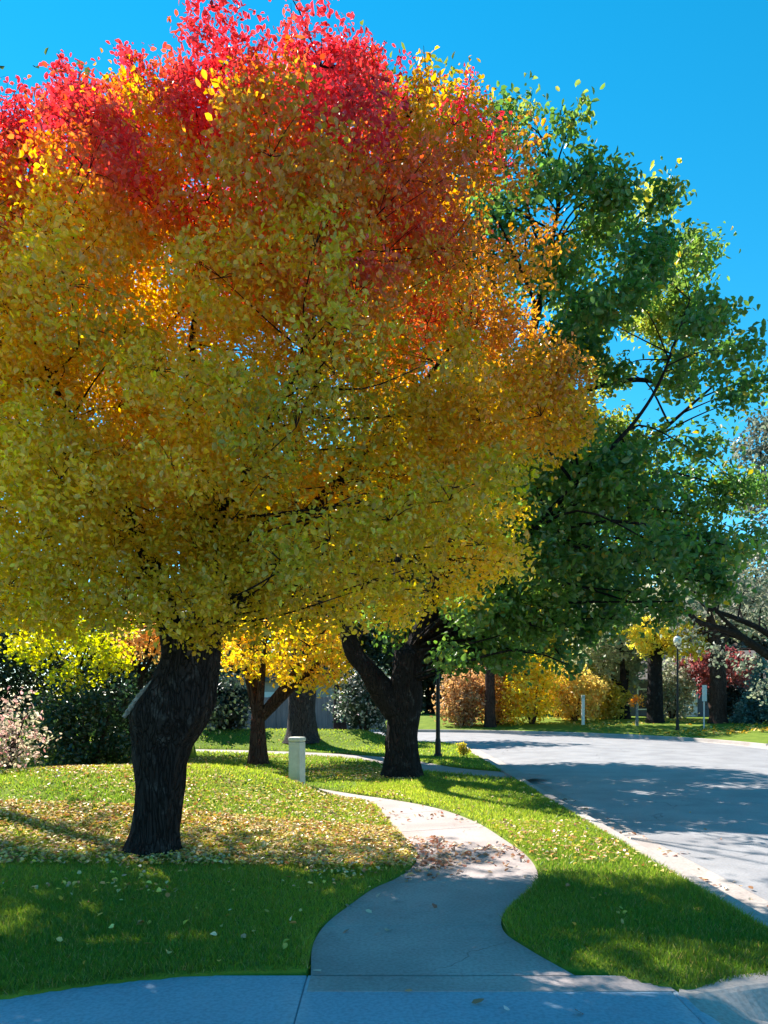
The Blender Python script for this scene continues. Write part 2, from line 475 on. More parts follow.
WL = [(-0.425,4.30),(-0.464,4.83),(-0.414,5.29),(-0.265,5.78),(-0.09,6.28),(0.10,6.62),(0.26,7.05),(0.33,7.6),(0.19,8.77),(0.02,10.0),(-0.16,11.2),(-0.65,11.9),(-1.25,12.45),(-1.9,13.1),(-3.2,14.5),(-5.0,16.2),(-8.0,17.8)]
WR_ = [(1.11,4.30),(0.934,4.74),(0.828,5.15),(0.93,5.64),(1.23,6.23),(1.408,6.77),(1.467,7.54),(1.383,8.46),(1.2,9.7),(0.8,10.9),(0.2,11.8),(-0.45,12.5),(-1.6,13.9),(-3.0,15.7),(-5.0,17.4)]
WR_ = WR_[:14] + [(-4.9,17.4),(-8.0,19.0)]
wl = catmull(WL, 0.06); wr = catmull(WR_, 0.06)
def resample(a, n):
    s = np.r_[0, np.cumsum(np.linalg.norm(np.diff(a, axis=0), axis=1))]
    t = np.linspace(0, s[-1], n)
    return np.c_[np.interp(t, s, a[:, 0]), np.interp(t, s, a[:, 1])]
NW = 320
wl = resample(wl, NW); wr = resample(wr, NW)
walk_poly = np.r_[wl, wr[::-1]]
pc = catmull([(3.2,15.3),(2.2,16.1),(1.2,17.2),(-0.3,20.2),(-3.0,22.3),(-7,23.6),(-14,24.3)], 0.15)
tg = np.gradient(pc, axis=0); tg /= np.linalg.norm(tg, axis=1, keepdims=True)
nr = np.c_[-tg[:, 1], tg[:, 0]]
pl, pr = pc + nr * 0.6, pc - nr * 0.6
path_poly = np.r_[pl, pr[::-1]]
drive_edge = [gp(*q) for q in ((-260,1050),(-120,1022),(0,1000),(70,989),(150,980),(230,974.5),(311,972),(420,970),(520,969),(600,972),(640,983),(690,991),(740,986),(800,984),(860,990))]
drive_edge = catmull(drive_edge, 0.06)
drive_poly = np.r_[drive_edge, [(3.2,4.0),(3.2,0.5),(-6,0.5),(-6,2.9)]]

def poly_sd(x, y, poly):
    """signed distance, negative inside"""
    d2 = np.full(x.shape, 1e9); ins = np.zeros(x.shape, bool)
    a = poly; b = np.roll(poly, -1, 0)
    for (x0, y0), (x1, y1) in zip(a, b):
        dx, dy = x1-x0, y1-y0
        t = np.clip(((x-x0)*dx + (y-y0)*dy) / (dx*dx+dy*dy+1e-12), 0, 1)
        d2 = np.minimum(d2, (x-x0-t*dx)**2 + (y-y0-t*dy)**2)
        if abs(dy) > 1e-12:
            c = (y0 > y) != (y1 > y)
            ins ^= c & (x < (x1-x0)*(y-y0)/dy + x0)
    return np.where(ins, -1, 1) * np.sqrt(d2)

def sstep(a, b, x):
    t = np.clip((x-a)/(b-a), 0, 1); return t*t*(3-2*t)

def decim(p, k):
    return p[::k]
def paved_sd(x, y):
    s = road_sd(x, y) - 0.15
    near = y < 22
    o = np.full(x.shape, 50.0)
    xx, yy = x[near], y[near]
    o[near] = np.minimum(poly_sd(xx, yy, decim(walk_poly, 2)), poly_sd(xx, yy, drive_poly))
    nn = (y > 12) & (y < 30) & (x > -18) & (x < 5)
    o[nn] = np.minimum(o[nn], poly_sd(x[nn], y[nn], decim(path_poly, 2)))
    return np.minimum(s, o), s

def terrain(x, y):
    z = 0.56*np.exp(-((x+4.6)/3.0)**2 - ((y-10.6)/2.2)**2)
    z = z + 0.26*np.exp(-((x+2.1)/1.5)**2 - ((y-11.5)/0.9)**2)
    z = z + 0.01*np.exp(-((x+2.2)/1.2)**2 - ((y-7.6)/0.8)**2)          # root flare mound
    z = z + 0.45*sstep(0.3, 9, road_sd(x, y)) * ((y > 20) & (np.hypot(x-ARC[0], y-ARC[1]) > RR))
    z = z + 0.52*np.exp(-((y-26.2)/1.7)**2)*sstep(1.2, -1.0, x)
    z = z + 0.02*nz(np.stack([x, y, 0*x], -1).reshape(-1, 3), 1.1).reshape(x.shape)
    return z

def lawn_z(x, y):
    s, rs = paved_sd(x, y)
    return np.clip(np.where(s < 0, s*5, s*0.7), -0.35, 0.03) + terrain(x, y)*sstep(0.0, 1.1, s), s

xs = np.r_[np.arange(-60, -8, 1.0), np.arange(-8, 2.9, 0.055), np.arange(2.9, 16, 0.45), np.arange(16, 70, 1.2)]
ys = np.r_[np.arange(1.0, 14, 0.055), np.arange(14, 22, 0.14), np.arange(22, 45, 0.35), np.arange(45, 120, 2.0)]
X, Y = np.meshgrid(xs, ys)
Z, SD = lawn_z(X, Y)
nx, ny = len(xs), len(ys)
idx = np.arange(nx*ny).reshape(ny, nx)
fc = np.stack([idx[:-1,:-1], idx[:-1,1:], idx[1:,1:], idx[1:,:-1]], -1).reshape(-1, 4)
lawn = np_mesh('lawn', np.stack([X, Y, Z], -1).reshape(-1, 3), fc, 'soil', smooth=True)
kind(lawn, 'structure')
g = MB(); g.add([(-700,-300,-0.5),(700,-300,-0.5),(700,900,-0.5),(-700,900,-0.5)], [(0,1,2,3)])
kind(g.build('ground', 'earth'), 'structure')

# sidewalk: slabs with tooled joints
def ribbon(name, A, B, mat, joints, z=0.0, gap=1):
    v = []; f = []
    n = len(A); C = 7
    for i in range(n):
        j = i in joints
        for c in range(C):
            t = c/(C-1)
            p = A[i]*(1-t) + B[i]*t
            v.append((p[0], p[1], z - (0.012 if j else 0)))
    for i in range(n-1):
        for c in range(C-1):
            f.append((i*C+c, (i+1)*C+c, (i+1)*C+c+1, i*C+c+1))
    mb = MB(); mb.add(v, f)
    return mb.build(name, mat)
# joint rows: three close rings give a narrow groove
def groove(A, B, every):
    s = np.r_[0, np.cumsum(np.linalg.norm(np.diff((A+B)/2, axis=0), axis=1))]
    A2, B2, J = [A[0]], [B[0]], set()
    nxt = every*0.7
    for i in range(1, len(A)):
        if s[i] > nxt and i < len(A)-1:
            u = (A[i]-A[i-1]); u = u/np.linalg.norm(u); w_ = (B[i]-B[i-1]); w_ = w_/max(np.linalg.norm(w_), 1e-6)
            for k in (-0.008, 0, 0.008):
                A2.append(A[i]+u*k); B2.append(B[i]+w_*k)
                if k == 0: J.add(len(A2)-1)
            nxt += every
        else:
            A2.append(A[i]); B2.append(B[i])
    return np.array(A2), np.array(B2), J
A2, B2, J = groove(wl, wr, 1.35)
kind(ribbon('sidewalk', A2, B2, 'walk', J, 0.0), 'structure')
A2, B2, J = groove(pl, pr, 1.5)
kind(ribbon('path', A2, B2, 'walk', J, -0.003), 'structure')

mb = MB(); mb.add([(-0.425,4.07,0),(1.6,4.07,0),(1.6,4.292,0),(-0.425,4.292,0),(-0.425,4.07,-0.1),(1.6,4.07,-0.1)], [(0,1,2,3),(4,5,1,0)])
kind(mb.build('sidewalk', 'walk'), 'structure')
# driveway apron at the viewer's feet, dropping to the road on the right
dx = np.r_[np.arange(-7, -0.4, 0.2), -0.452, -0.447, -0.442, np.arange(-0.36, 1.5, 0.12), [1.58, 1.585, 1.59], np.arange(1.63, 3.3, 0.06)]
dy = np.r_[np.arange(0.2, 4.0, 0.2), np.arange(4.0, 4.29, 0.05), 4.292, 4.3, 4.308]
DX, DY = np.meshgrid(dx, dy)
# the joint between two pours runs towards the viewer; the sheet carries on under the lawn on the left
DZ = -0.004 - 0.19*sstep(1.60, 2.05, DX) - 0.3*sstep(1.62, 1.75, DX)*sstep(3.98, 4.08, DY)
DZ = DZ - 0.02*(np.abs(DX + 0.447) < 0.002) - 0.02*(np.abs(DX - 1.585) < 0.002)
nx2, ny2 = len(dx), len(dy); idx = np.arange(nx2*ny2).reshape(ny2, nx2)
fc = np.stack([idx[:-1,:-1], idx[:-1,1:], idx[1:,1:], idx[1:,:-1]], -1).reshape(-1, 4)
kind(np_mesh('driveway', np.stack([DX, DY, DZ], -1).reshape(-1, 3), fc, 'drive'), 'structure')

# kerb with gutter pan, swept along a line
def kerb(name, line, side, mat='kerb', z1=0.03):
    """side +1: the road lies to the right of the line's direction"""
    line = np.asarray(line)
    t = np.gradient(line, axis=0); t /= np.linalg.norm(t, axis=1, keepdims=True)
    n = np.c_[t[:, 1], -t[:, 0]] * side
    prof = [(-0.16, -0.2), (-0.16, z1-0.006), (-0.15, z1), (-0.02, z1), (0.0, z1-0.012), (0.035, -0.095), (0.06, -0.115), (0.45, -0.092), (0.452, -0.2)]
    v = []; f = []; k = len(prof)
    for p, m in zip(line, n):
        for a, z in prof: v.append((p[0]+m[0]*a, p[1]+m[1]*a, z))
    for i in range(len(line)-1):
        for j in range(k-1):
            q = (i*k+j, (i+1)*k+j, (i+1)*k+j+1, i*k+j+1)
            f.append(q if side > 0 else q[::-1])
    mb = MB(); mb.add(v, f)
    return mb.build(name, mat)
th = np.linspace(0, math.pi/2, 40)
inner = [(2.8, y) for y in np.arange(4.6, 26, 0.5)] + [(ARC[0]+2.6*math.cos(a), ARC[1]+2.6*math.sin(a)) for a in th] + [(x, 28.6) for x in np.arange(-0.5, -40, -1.0)]
outer = [(13.6, y) for y in np.arange(-5, 26, 0.5)] + [(ARC[0]+13.4*math.cos(a), ARC[1]+13.4*math.sin(a)) for a in th] + [(x, 39.4) for x in np.arange(-0.5, -40, -1.0)]
kind(kerb('kerb', inner, 1), 'structure')
kind(kerb('kerb', outer, -1), 'structure')
# kerb return into the driveway: rises from flush, curves to the street
ret = catmull([(1.60,4.02),(1.70,3.99),(1.95,4.03),(2.2,4.08),(2.5,4.2),(2.7,4.4),(2.79,4.7)], 0.05)
v = []; f = []; k = 7
t_ = np.gradient(ret, axis=0); t_ /= np.linalg.norm(t_, axis=1, keepdims=True); n_ = np.c_[t_[:,1], -t_[:,0]]
for i, (p, m) in enumerate(zip(ret, n_)):
    h = 0.035*sstep(0, 0.35, np.array(i/len(ret))) + 0.002
    for a, z in ((-0.18,-0.2),(-0.18,h-0.004),(-0.17,h),(-0.03,h),(0.0,h-0.012),(0.14,-0.006-3.0*max(h-0.002,0)),(0.5,-0.02-4.4*max(h-0.002,0)),):
        v.append((p[0]+m[0]*a, p[1]+m[1]*a, z))
for i in range(len(ret)-1):
    for j in range(k-1): f.append((i*k+j,(i+1)*k+j,(i+1)*k+j+1,i*k+j+1))
f.append(tuple(range(k)))
mb = MB(); mb.add(v, f); kind(mb.build('kerb', 'kerb'), 'structure')

# road
v = []; f = []
line = [(8.2, y) for y in np.arange(-20, 26, 1.0)] + [(ARC[0]+RR*math.cos(a), ARC[1]+RR*math.sin(a)) for a in th] + [(x, 34.0) for x in np.arange(-0.5, -60, -1.0)]
line = np.array(line); t_ = np.gradient(line, axis=0); t_ /= np.linalg.norm(t_, axis=1, keepdims=True); n_ = np.c_[t_[:,1], -t_[:,0]]
CR = 13
for p, m in zip(line, n_):
    for c in range(CR):
        a = -4.97 + 9.94*c/(CR-1)
        v.append((p[0]+m[0]*a, p[1]+m[1]*a, -0.092 + 0.06*(1-(a/4.97)**2)))
for i in range(len(line)-1):
    for c in range(CR-1): f.append((i*CR+c,(i+1)*CR+c,(i+1)*CR+c+1,i*CR+c+1)[::-1])
mb = MB(); mb.add(v, f); kind(mb.build('road', 'asphalt', smooth=True), 'structure')

# ------------------------------------------------------------------ grass blades
def scatter(x0, x1, y0, y1, dens):
    n = int((x1-x0)*(y1-y0)*dens)
    return RNG.uniform(x0, x1, n), RNG.uniform(y0, y1, n)
def grass_patch(boxes):
    Ps, Hs, Ws = [], [], []
    for (x0, x1, y0, y1, dens, h, wd) in boxes:
        x, y = scatter(x0, x1, y0, y1, dens)
        k = np.abs(x) < (0.56*y + 0.4)
        x, y = x[k], y[k]
        z, s = lawn_z(x, y)
        k = s > 0.012
        x, y, z, s = x[k], y[k], z[k], s[k]
        Ps.append(np.c_[x, y, z]); 
        hh = h*RNG.uniform(0.5, 1.3, len(x))*(1+0.35*nz(np.c_[x,y,0*x], 3.0))*np.where(s < 0.06, 1.15, 1)
        Hs.append(np.clip(hh, 0.012, 0.12)); Ws.append(np.full(len(x), wd)*RNG.uniform(0.7, 1.3, len(x)))
    P = np.concatenate(Ps); H = np.concatenate(Hs); W = np.concatenate(Ws)
    n = len(P)
    a = RNG.uniform(0, 2*math.pi, n)
    side = np.c_[np.cos(a), np.sin(a), 0*a]*W[:, None]
    lean = np.c_[RNG.normal(size=(n, 2))*0.45, np.ones(n)]*H[:, None]
    v = np.empty((n, 3, 3), np.float32)
    v[:, 0] = P - side; v[:, 1] = P + side; v[:, 2] = P + lean
    t = np.clip(0.5+0.5*nz(P, 0.9), 0, 1)
    c = mixcol((0.085, 0.145, 0.022), (0.23, 0.27, 0.04), t)
    dry = RNG.random(n) < 0.06
    c[dry] = (0.3, 0.24, 0.09)
    c = jitter(c, 0.3, 0.1)
    o = np_mesh('grass', v.reshape(-1, 3), np.arange(n*3).reshape(n, 3), 'blade', None, np.repeat(c, 3, 0))
    kind(o, 'stuff', 'short green lawn grass on both sides of the sidewalk')
    o['category'] = 'grass'
grass_patch([(-3.4, 0.2, 3.9, 6.0, 9000, 0.035, 0.0035), (-4.2, 0.2, 6.0, 8.0, 6000, 0.035, 0.004), (0.8, 2.7, 4.0, 6.5, 9000, 0.04, 0.0035),
             (1.0, 2.7, 6.5, 9.5, 5000, 0.04, 0.0045), (-6.5, 0.2, 8.0, 13, 1800, 0.04, 0.007), (-0.5, 2.7, 9.5, 14, 1800, 0.04, 0.007),
             (-9, 2.7, 13, 21, 420, 0.045, 0.012), (-12, 2.6, 21, 28.4, 130, 0.05, 0.02)])

# ------------------------------------------------------------------ fallen leaves
def litter(name, label, spec, size, pal):
    Ps = []
    for (x0, x1, y0, y1, dens, f, thr, on) in spec:
        x, y = scatter(x0, x1, y0, y1, dens)
        q = 0.5+0.5*nz(np.c_[x, y, 0*x], f, 3) 
        k = RNG.random(len(x)) < np.clip((q-thr)*2.5, 0.04, 1)
        x, y = x[k], y[k]
        z, s = lawn_z(x, y)
        onlawn = s > 0.0
        k = onlawn if on == 'lawn' else (~onlawn if on == 'paved' else np.ones(len(x), bool))
        x, y, z, s = x[k], y[k], z[k], s[k]
        rs = road_sd(x, y)
        zz = np.where(s > 0, z+0.022, np.where(rs < 0.0, np.where(rs > -0.45, -0.105, -0.085), 0.0))
        k = ~((rs > -0.07) & (rs < 0.17))
        Ps.append(np.c_[x, y, zz + RNG.uniform(0.004, 0.02, len(x))][k])
    P = np.concatenate(Ps); n = len(P)
    pal = np.array(pal)
    c = jitter(pal[RNG.integers(0, len(pal), n)], 0.25, 0.08)
    o = leaves_mesh(name, P, size*RNG.uniform(0.6, 1.3, n), c, 'litter', None, (0,0,0), 2.2, None, 0.7, 0.15)
    kind(o, 'stuff', label); o['category'] = 'leaves'
PAL = [(0.78,0.62,0.16),(0.75,0.55,0.10),(0.75,0.62,0.36),(0.72,0.55,0.22),(0.7,0.52,0.3),(0.62,0.42,0.10),(0.66,0.48,0.16),(0.60,0.33,0.12),(0.72,0.56,0.10),(0.66,0.52,0.26),(0.55,0.24,0.10),(0.62,0.40,0.24),(0.36,0.17,0.07)]
litter('fallen_leaves', 'yellow and peach fallen leaves strewn over the sunny lawn', 
       [(-6.5, 0.4, 6.9, 9.0, 1250, 1.2, 0.08, 'lawn'), (-6.5, 0.3, 8.9, 12.5, 300, 1.0, 0.3, 'lawn'), (-4.2, 0.2, 6.6, 7.2, 260, 2, 0.3, 'lawn'), (-4.2, 0.2, 5.9, 6.7, 60, 2, 0.3, 'lawn'),
        (-3.3, 0.1, 4.3, 7.0, 14, 2, 0.3, 'lawn'), (1.2, 2.7, 6.6, 9.5, 210, 2, 0.25, 'lawn'), (0.9, 2.7, 4.3, 6.2, 10, 2, 0.3, 'lawn'), (-8, 0.6, 14.5, 20.5, 230, 0.8, 0.3, 'lawn'), (-0.5,2.6,10,16,16,1,0.3,'lawn')],
       0.046, PAL)
litter('fallen_leaves', 'tan and reddish fallen leaves drifted across the sidewalk and gutter',
       [(-0.1, 0.7, 6.5, 8.6, 260, 2.0, 0.1, 'paved'), (0.3, 1.5, 6.6, 8.3, 150, 2.0, 0.2, 'paved'), (-0.4, 1.2, 8.8, 12, 26, 2.0, 0.3, 'paved'), (-0.3, 1.2, 4.5, 6.4, 6, 2, 0.3, 'paved'),
        (-2.2, 1.0, 3.7, 4.35, 4, 2, 0.3, 'paved'), (2.86, 3.3, 5.2, 13, 120, 3.0, 0.45, 'paved'), (3.25, 5.5, 5.5, 12, 2.2, 3, 0.3, 'paved')],
       0.06, [(0.55,0.28,0.16),(0.6,0.4,0.22),(0.66,0.5,0.38),(0.5,0.2,0.12),(0.68,0.55,0.45),(0.42,0.24,0.15)])
litter('fallen_leaves', 'golden fallen leaves on the verge across the road',
       [(10.5, 19, 32, 42, 22, 0.5, 0.25, 'lawn')], 0.16, [(0.65,0.42,0.06),(0.6,0.34,0.05),(0.62,0.46,0.15)])

# ------------------------------------------------------------------ the large autumn tree
def keep_all(P): return np.ones(len(P), bool)

D0 = 7.5
BX, BY = gp(155, 858)
BY = D0; BX = (153-384)*D0/F
outline = [(866,112,192),(858,118,186),(845,124,182),(830,129,180),(805,133,183),(785,134,187),(765,131,190),(745,129,196),(730,127,206),(716,126,213),(703,131,217),(690,142,218),(678,150,219),(662,158,220),(645,163,221),(628,167,221)]
def big_trunk(parent, B):
    ol = np.array(outline, float)
    vv = np.linspace(866, 628, 70)
    uL = np.interp(-vv, -ol[:, 0], ol[:, 1]); uR = np.interp(-vv, -ol[:, 0], ol[:, 2])
    n = 72; V = []; Fc = []
    for i, (q, l, r) in enumerate(zip(vv, uL, uR)):
        cx = ((l+r)/2-384)*D0/F; rx = (r-l)/2*D0/F; z = EYE+(HOR-q)*D0/F
        for j in range(n):
            a = 2*math.pi*j/n
            p = Vector((math.cos(a)*1.7, math.sin(a)*1.7, z*1.1))
            k = 1 + 0.09*mnoise.noise(p*1.2) + 0.05*mnoise.noise(p*2.9+Vector((5,0,0)))
            ridge = abs(mnoise.noise(Vector((math.cos(a)*5.5, math.sin(a)*5.5, z*1.4))))
            k += 0.11*(0.35-ridge) + 0.02*mnoise.noise(Vector((math.cos(a)*16, math.sin(a)*16, z*9)))
            k *= 0.895
            flare = 0.16*max(0, 1-(z+0.1)/0.4)*(0.5+0.5*math.cos(a*5+1.0))
            V.append((cx+math.cos(a)*rx*(k+flare)-B[0], D0+math.sin(a)*rx*0.92*(k+flare)-B[1], z-B[2]))
    m = len(vv)
    for i in range(m-1):
        for j in range(n):
            jj = (j+1) % n
            Fc.append((i*n+j, i*n+jj, (i+1)*n+jj, (i+1)*n+j))
    Fc.append(tuple((m-1)*n+j for j in range(n)))
    return V, Fc

def big_col(P, dh):
    x, z = P[:, 0], P[:, 2]
    w1 = nz(P, 0.9, 1); w2 = nz(P, 1.6, 2); w3 = nz(P, 2.6, 5)
    red = np.array((0.62, 0.06, 0.085)); orange = np.array((0.68, 0.27, 0.04)); yellow = np.array((0.76, 0.54, 0.06))
    rust = np.array((0.52, 0.22, 0.06)); olive = np.array((0.54, 0.41, 0.04)); green = np.array((0.30, 0.30, 0.045)); gold = np.array((0.60, 0.33, 0.03))
    h = z + 0.36*np.clip(7.6-P[:, 1], -1.5, 2.5) + 0.3*w1 + 0.22*w2 + dh
    # height bands
    c = np.tile(olive, (len(P), 1))
    def lay(col, m):
        nonlocal c
        m = np.clip(m, 0, 1)[:, None]; c = c*(1-m) + col[None, :]*m
    lay(yellow, 0.75*sstep(3.6, 4.6, h)*sstep(-0.6, 0.5, w2 - 0.25*(x+1.5)))
    lay(gold, 0.8*sstep(0.0, 1.0, x+0.3*w1)*sstep(3.0, 3.9, h))
    lay(rust, 0.75*sstep(5.0, 6.2, h + 0.35*np.clip(x+1, -2, 2.5)))
    lay(orange, 0.8*sstep(5.6, 6.5, h - 0.25*np.clip(x+2, -2, 3)))
    lay(yellow, 0.8*sstep(0.1, 0.9, w2)*sstep(4.4, 5.2, h)*sstep(6.6, 6.0, h)*sstep(-0.8, -2.0, x))
    lay(red, 0.92*sstep(6.45, 7.15, h + 0.45*w3 + 0.3*w2 + 0.45*sstep(-2.6, -3.6, x)))
    lay(gold, 0.95*sstep(0.25, 0.6, np.exp(-((x-0.5)/0.6)**2 - ((z-7.0)/0.65)**2)))
    lay(orange, 0.5*sstep(0.3, 1.0, w2 + 0.5*w3)*sstep(6.4, 7.0, h))
    lay(red, 0.6*sstep(0.3, 0.7, np.exp(-((x-0.35)/0.5)**2 - ((z-6.0)/0.35)**2)))
    lay(green, 0.55*sstep(0.3, 1.2, w1)*sstep(4.2, 3.0, h))
    lay(yellow, 0.5*sstep(0.5, 1.1, w3)*sstep(3.6, 2.6, h))
    lay(yellow, 0.85*sstep(0.35, 0.8, np.exp(-((x+2.7)/0.8)**2 - ((z+0.4*(7.6-P[:, 1])-6.0)/0.5)**2) + 0.25*w3))
    lay(yellow, 0.85*sstep(0.42, 0.75, dh + 0.1*w3)*sstep(6.6, 5.8, h))
    lay(green, 0.6*sstep(-0.45, -0.7, dh)*sstep(5.0, 4.2, h))
    return c

e_big = empty('autumn_tree', (BX, BY, 0.0), 'largest tree, red topped autumn crown turning olive yellow below, on a gnarled black trunk', 'tree')
B = np.array([BX, BY, 0.0])
tr_v, tr_f = big_trunk(e_big, B)
mbt = MB(); mbt.add(tr_v, tr_f)
C0 = np.array([-1.8, 7.8, 5.05])
clumps = ell_clumps(C0, (3.72, 2.6, 2.66), 270, 0.36, 0.62, 0.5, sep=0.52, zdown=2.45, lump=0.07, off=1)
for (u, v, y, r) in [(10,585,6.6,.6),(-40,560,7,.7),(30,540,6.2,.6),(100,545,8.6,.7),(20,560,8.8,.7),(-40,500,6.5,.7),(60,480,6,.6),(70,590,6.5,.55),(45,600,7.5,.5),(125,600,6.4,.45),(185,600,6.3,.42),(240,600,6.6,.45),(300,590,6.7,.5),(360,575,6.8,.5),(420,580,7.2,.5),(470,560,7.4,.42),(150,585,8.6,.5),(260,590,8.8,.5),(390,600,8.6,.45),(505,560,7.6,.3),(330,540,5.7,.42),(390,520,5.8,.42),(450,500,6.0,.4),(420,565,6.2,.4),(360,590,6.1,.38),(480,545,6.4,.35),(500,480,6.3,.35),(280,560,5.7,.4),(0,545,9.8,.6),(-40,520,10.2,.7),(40,560,10,.5),(-60,440,10.5,.8),(10,470,10.2,.7),(-90,560,9.5,.7),(-60,600,9,.5),(15,618,7.2,.26),(60,628,7.6,.25),(95,612,6.8,.25),(182,632,6.7,.22),(205,640,7.0,.2),(250,628,7.4,.28),(300,622,7.0,.25),(345,612,7.2,.28),(405,612,7.5,.28),(455,592,7.4,.25),(540,330,7.6,.42),(555,380,7.5,.4),(560,430,7.5,.38),(540,290,7.7,.36)]:
    clumps.append((*at(u, v, y), r))
clumps = [c for c in clumps if not (c[0] > 0.75 + 0.5*max(0, 6.6-c[2]) and c[2] > 5.3)]
clumps += ell_clumps(C0 + [0, 0, 0.2], (2.4, 1.6, 1.7), 18, 0.6, 0.9, 0.1)
clumps = [(x, y, z + (0.16*(x+1.9) if z > 5 else 0), r) for x, y, z, r in clumps]
clumps += [(*at(u, v, y), r) for (u, v, y, r) in [(245,100,7.8,.5),(300,90,7.9,.5),(348,92,7.8,.45),(395,108,8.0,.42),(450,128,8.0,.4),(478,155,7.9,.35),(95,130,7.6,.45),(160,112,7.7,.45),(30,165,7.4,.4),(5,160,7.5,.42),(38,140,7.6,.36),(-25,180,7.3,.45),(70,112,7.8,.3)]]
limbs = [
    ([at(205,650,D0), at(212,600,D0), at(225,540,7.4), at(205,470,7.3), at(190,390,7.5), at(200,260,7.6)], [0.17,0.13,0.11,0.08,0.06,0.02]),
    ([at(175,650,D0), at(160,590,7.5), at(120,500,7.2), at(60,400,7.0), at(20,300,6.9)], [0.14,0.11,0.085,0.06,0.02]),
    ([at(205,640,D0), at(255,575,8.0), at(330,490,8.6), at(410,400,8.8), at(470,320,8.6)], [0.14,0.10,0.075,0.05,0.02]),
    ([at(200,640,D0+.1), at(220,560,8.2), at(290,450,9.0), at(330,330,9.3), at(340,220,9.2)], [0.13,0.10,0.08,0.05,0.02]),
    ([at(180,640,D0+.1), at(130,560,8.4), at(80,460,9.1), at(40,340,9.3)], [0.12,0.09,0.06,0.02]),
    ([at(205,545,7.4), at(260,440,6.8), at(300,360,6.6), at(330,260,6.6)], [0.05,0.04,0.03,0.012]),
]
nodes = []
for i, (pts, rad) in enumerate(limbs):
    q = catmull([tuple(p)+(r,) for p, r in zip(pts, rad)], 0.1)
    tube(mbt, q[:, :3]-B, q[:, 3]*np.linspace(1, 0.62, len(q)), 12, 0.15, i*2.3)
    nodes += [tuple(x) for x in q[3:]]
nodes = np.array(nodes)
for (x, y, z, r) in clumps:
    c = np.array([x, y, z])
    dd = np.linalg.norm(nodes[:, :3]-c, axis=1) + 2.0*np.maximum(0, nodes[:, 2]-z+0.1)
    k = int(np.argmin(dd)); a = nodes[k, :3]; L = np.linalg.norm(c-a)
    mid = (a+c)/2 + np.array([0, 0, -0.03*L]) + RNG.normal(size=3)*0.07*L
    q = catmull([a, mid, c], 0.15); r0 = min(0.6*nodes[k, 3], 0.007+0.003*L)
    tube(mbt, q-B, np.linspace(r0, 0.3*r0, len(q)), 6, 0.1)
    for _ in range(5):
        d = Vector(RNG.normal(size=3)).normalized()*r*0.7
        d.z = abs(d.z)*0.8
        tube(mbt, np.array([c-B, c-B+np.array(d)*0.5+[0,0,0.02], c-B+np.array(d)]), [0.004, 0.003, 0.0015], 4)
# pale sawn stub on the trunk's left shoulder and a torn patch below it
sv = catmull([at(124,717,7.28)+(0.02,), at(133,705,7.27)+(0.028,), at(143,692,7.27)+(0.026,), at(153,680,7.28)+(0.012,)], 0.03)
mb = MB(); tube(mb, sv[:, :3]-B, sv[:, 3]*np.where(np.arange(len(sv)) % 2, 0.8, 1.1), 12, 0.5, 4); mb.build('sawn_stub', 'scar', e_big, smooth=True)
P, O, I = clump_leaves(clumps, 20, 0.12, 0.055, 290)
# upright shoots along the top of the crown, each leaf on its stem
tops = [c for c in clumps if c[2] > 6.9]
sp, so_ = [], []
for (x, y, z, r) in tops:
    for _ in range(5):
        bx, by = x+RNG.uniform(-r, r)*0.75, y+RNG.uniform(-r, r)*0.75
        L = RNG.uniform(0.14, 0.36); n = int(L*170)
        tt = RNG.uniform(-0.6, 1, n); lx, ly = RNG.uniform(-.15, .15, 2); zb = z+r*0.5
        sp.append(np.c_[bx+tt*lx+RNG.normal(size=n)*0.045, by+tt*ly+RNG.normal(size=n)*0.045, zb+tt*L]); so_.append(np.tile((0,0,1.0), (n, 1)))
        st = np.array([(x, y, z), (bx, by, zb), (bx+lx, by+ly, zb+L)]) - B
        tube(mbt, st, [0.008, 0.005, 0.002], 4)
mbt.build('trunk', 'bark', e_big, smooth=True)
n_cl = len(P)
P = np.concatenate([P]+sp); O = np.concatenate([O]+so_)
# leaves removed from the crown so the sun reaches chosen patches of ground
t_s = (P[:, 2]-0.02)/sd_[2]
gx, gy = P[:, 0]-t_s*sd_[0], P[:, 1]-t_s*sd_[1]
dh = np.r_[RNG.normal(size=len(clumps))[I]*0.5, np.zeros(len(P)-len(I))]
kp = (np.arange(len(P)) >= n_cl) | (RNG.random(len(P)) < 0.04 + 0.96*np.clip(0.74 + 0.45*nz(P, 2.3, 7) + 0.25*nz(P, 5.0, 8), 0.25, 1))
for (cx, cy, rx, ry, pr) in [(1.85, 4.42, 0.72, 0.42, 0.99), (1.35, 4.9, 0.4, 0.12, 0.9), (1.35, 4.16, 0.6, 0.12, 0.95), (2.2, 4.2, 0.5, 0.4, 0.98), (2.0, 7.9, 0.9, 0.8, 0.95), (-1.79, 4.83, 0.25, 0.07, 0.95), (-1.22, 4.86, 0.28, 0.06, 0.95), (1.1, 4.28, 0.5, 0.1, 0.9), (0.9, 7.1, 0.5, 0.4, 0.5)]:
    kp &= ~((((gx-cx)/rx)**2 + ((gy-cy)/ry)**2 < 1) & (RNG.random(len(P)) < pr))
P, O, dh = P[kp], O[kp], dh[kp]
leaves_mesh('crown', P, 0.051*RNG.uniform(0.6, 1.4, len(P)), jitter(big_col(P, dh), 0.28, 0.12), 'leaf', e_big, B, 0.5, O)

print('big crown leaves', len(P))

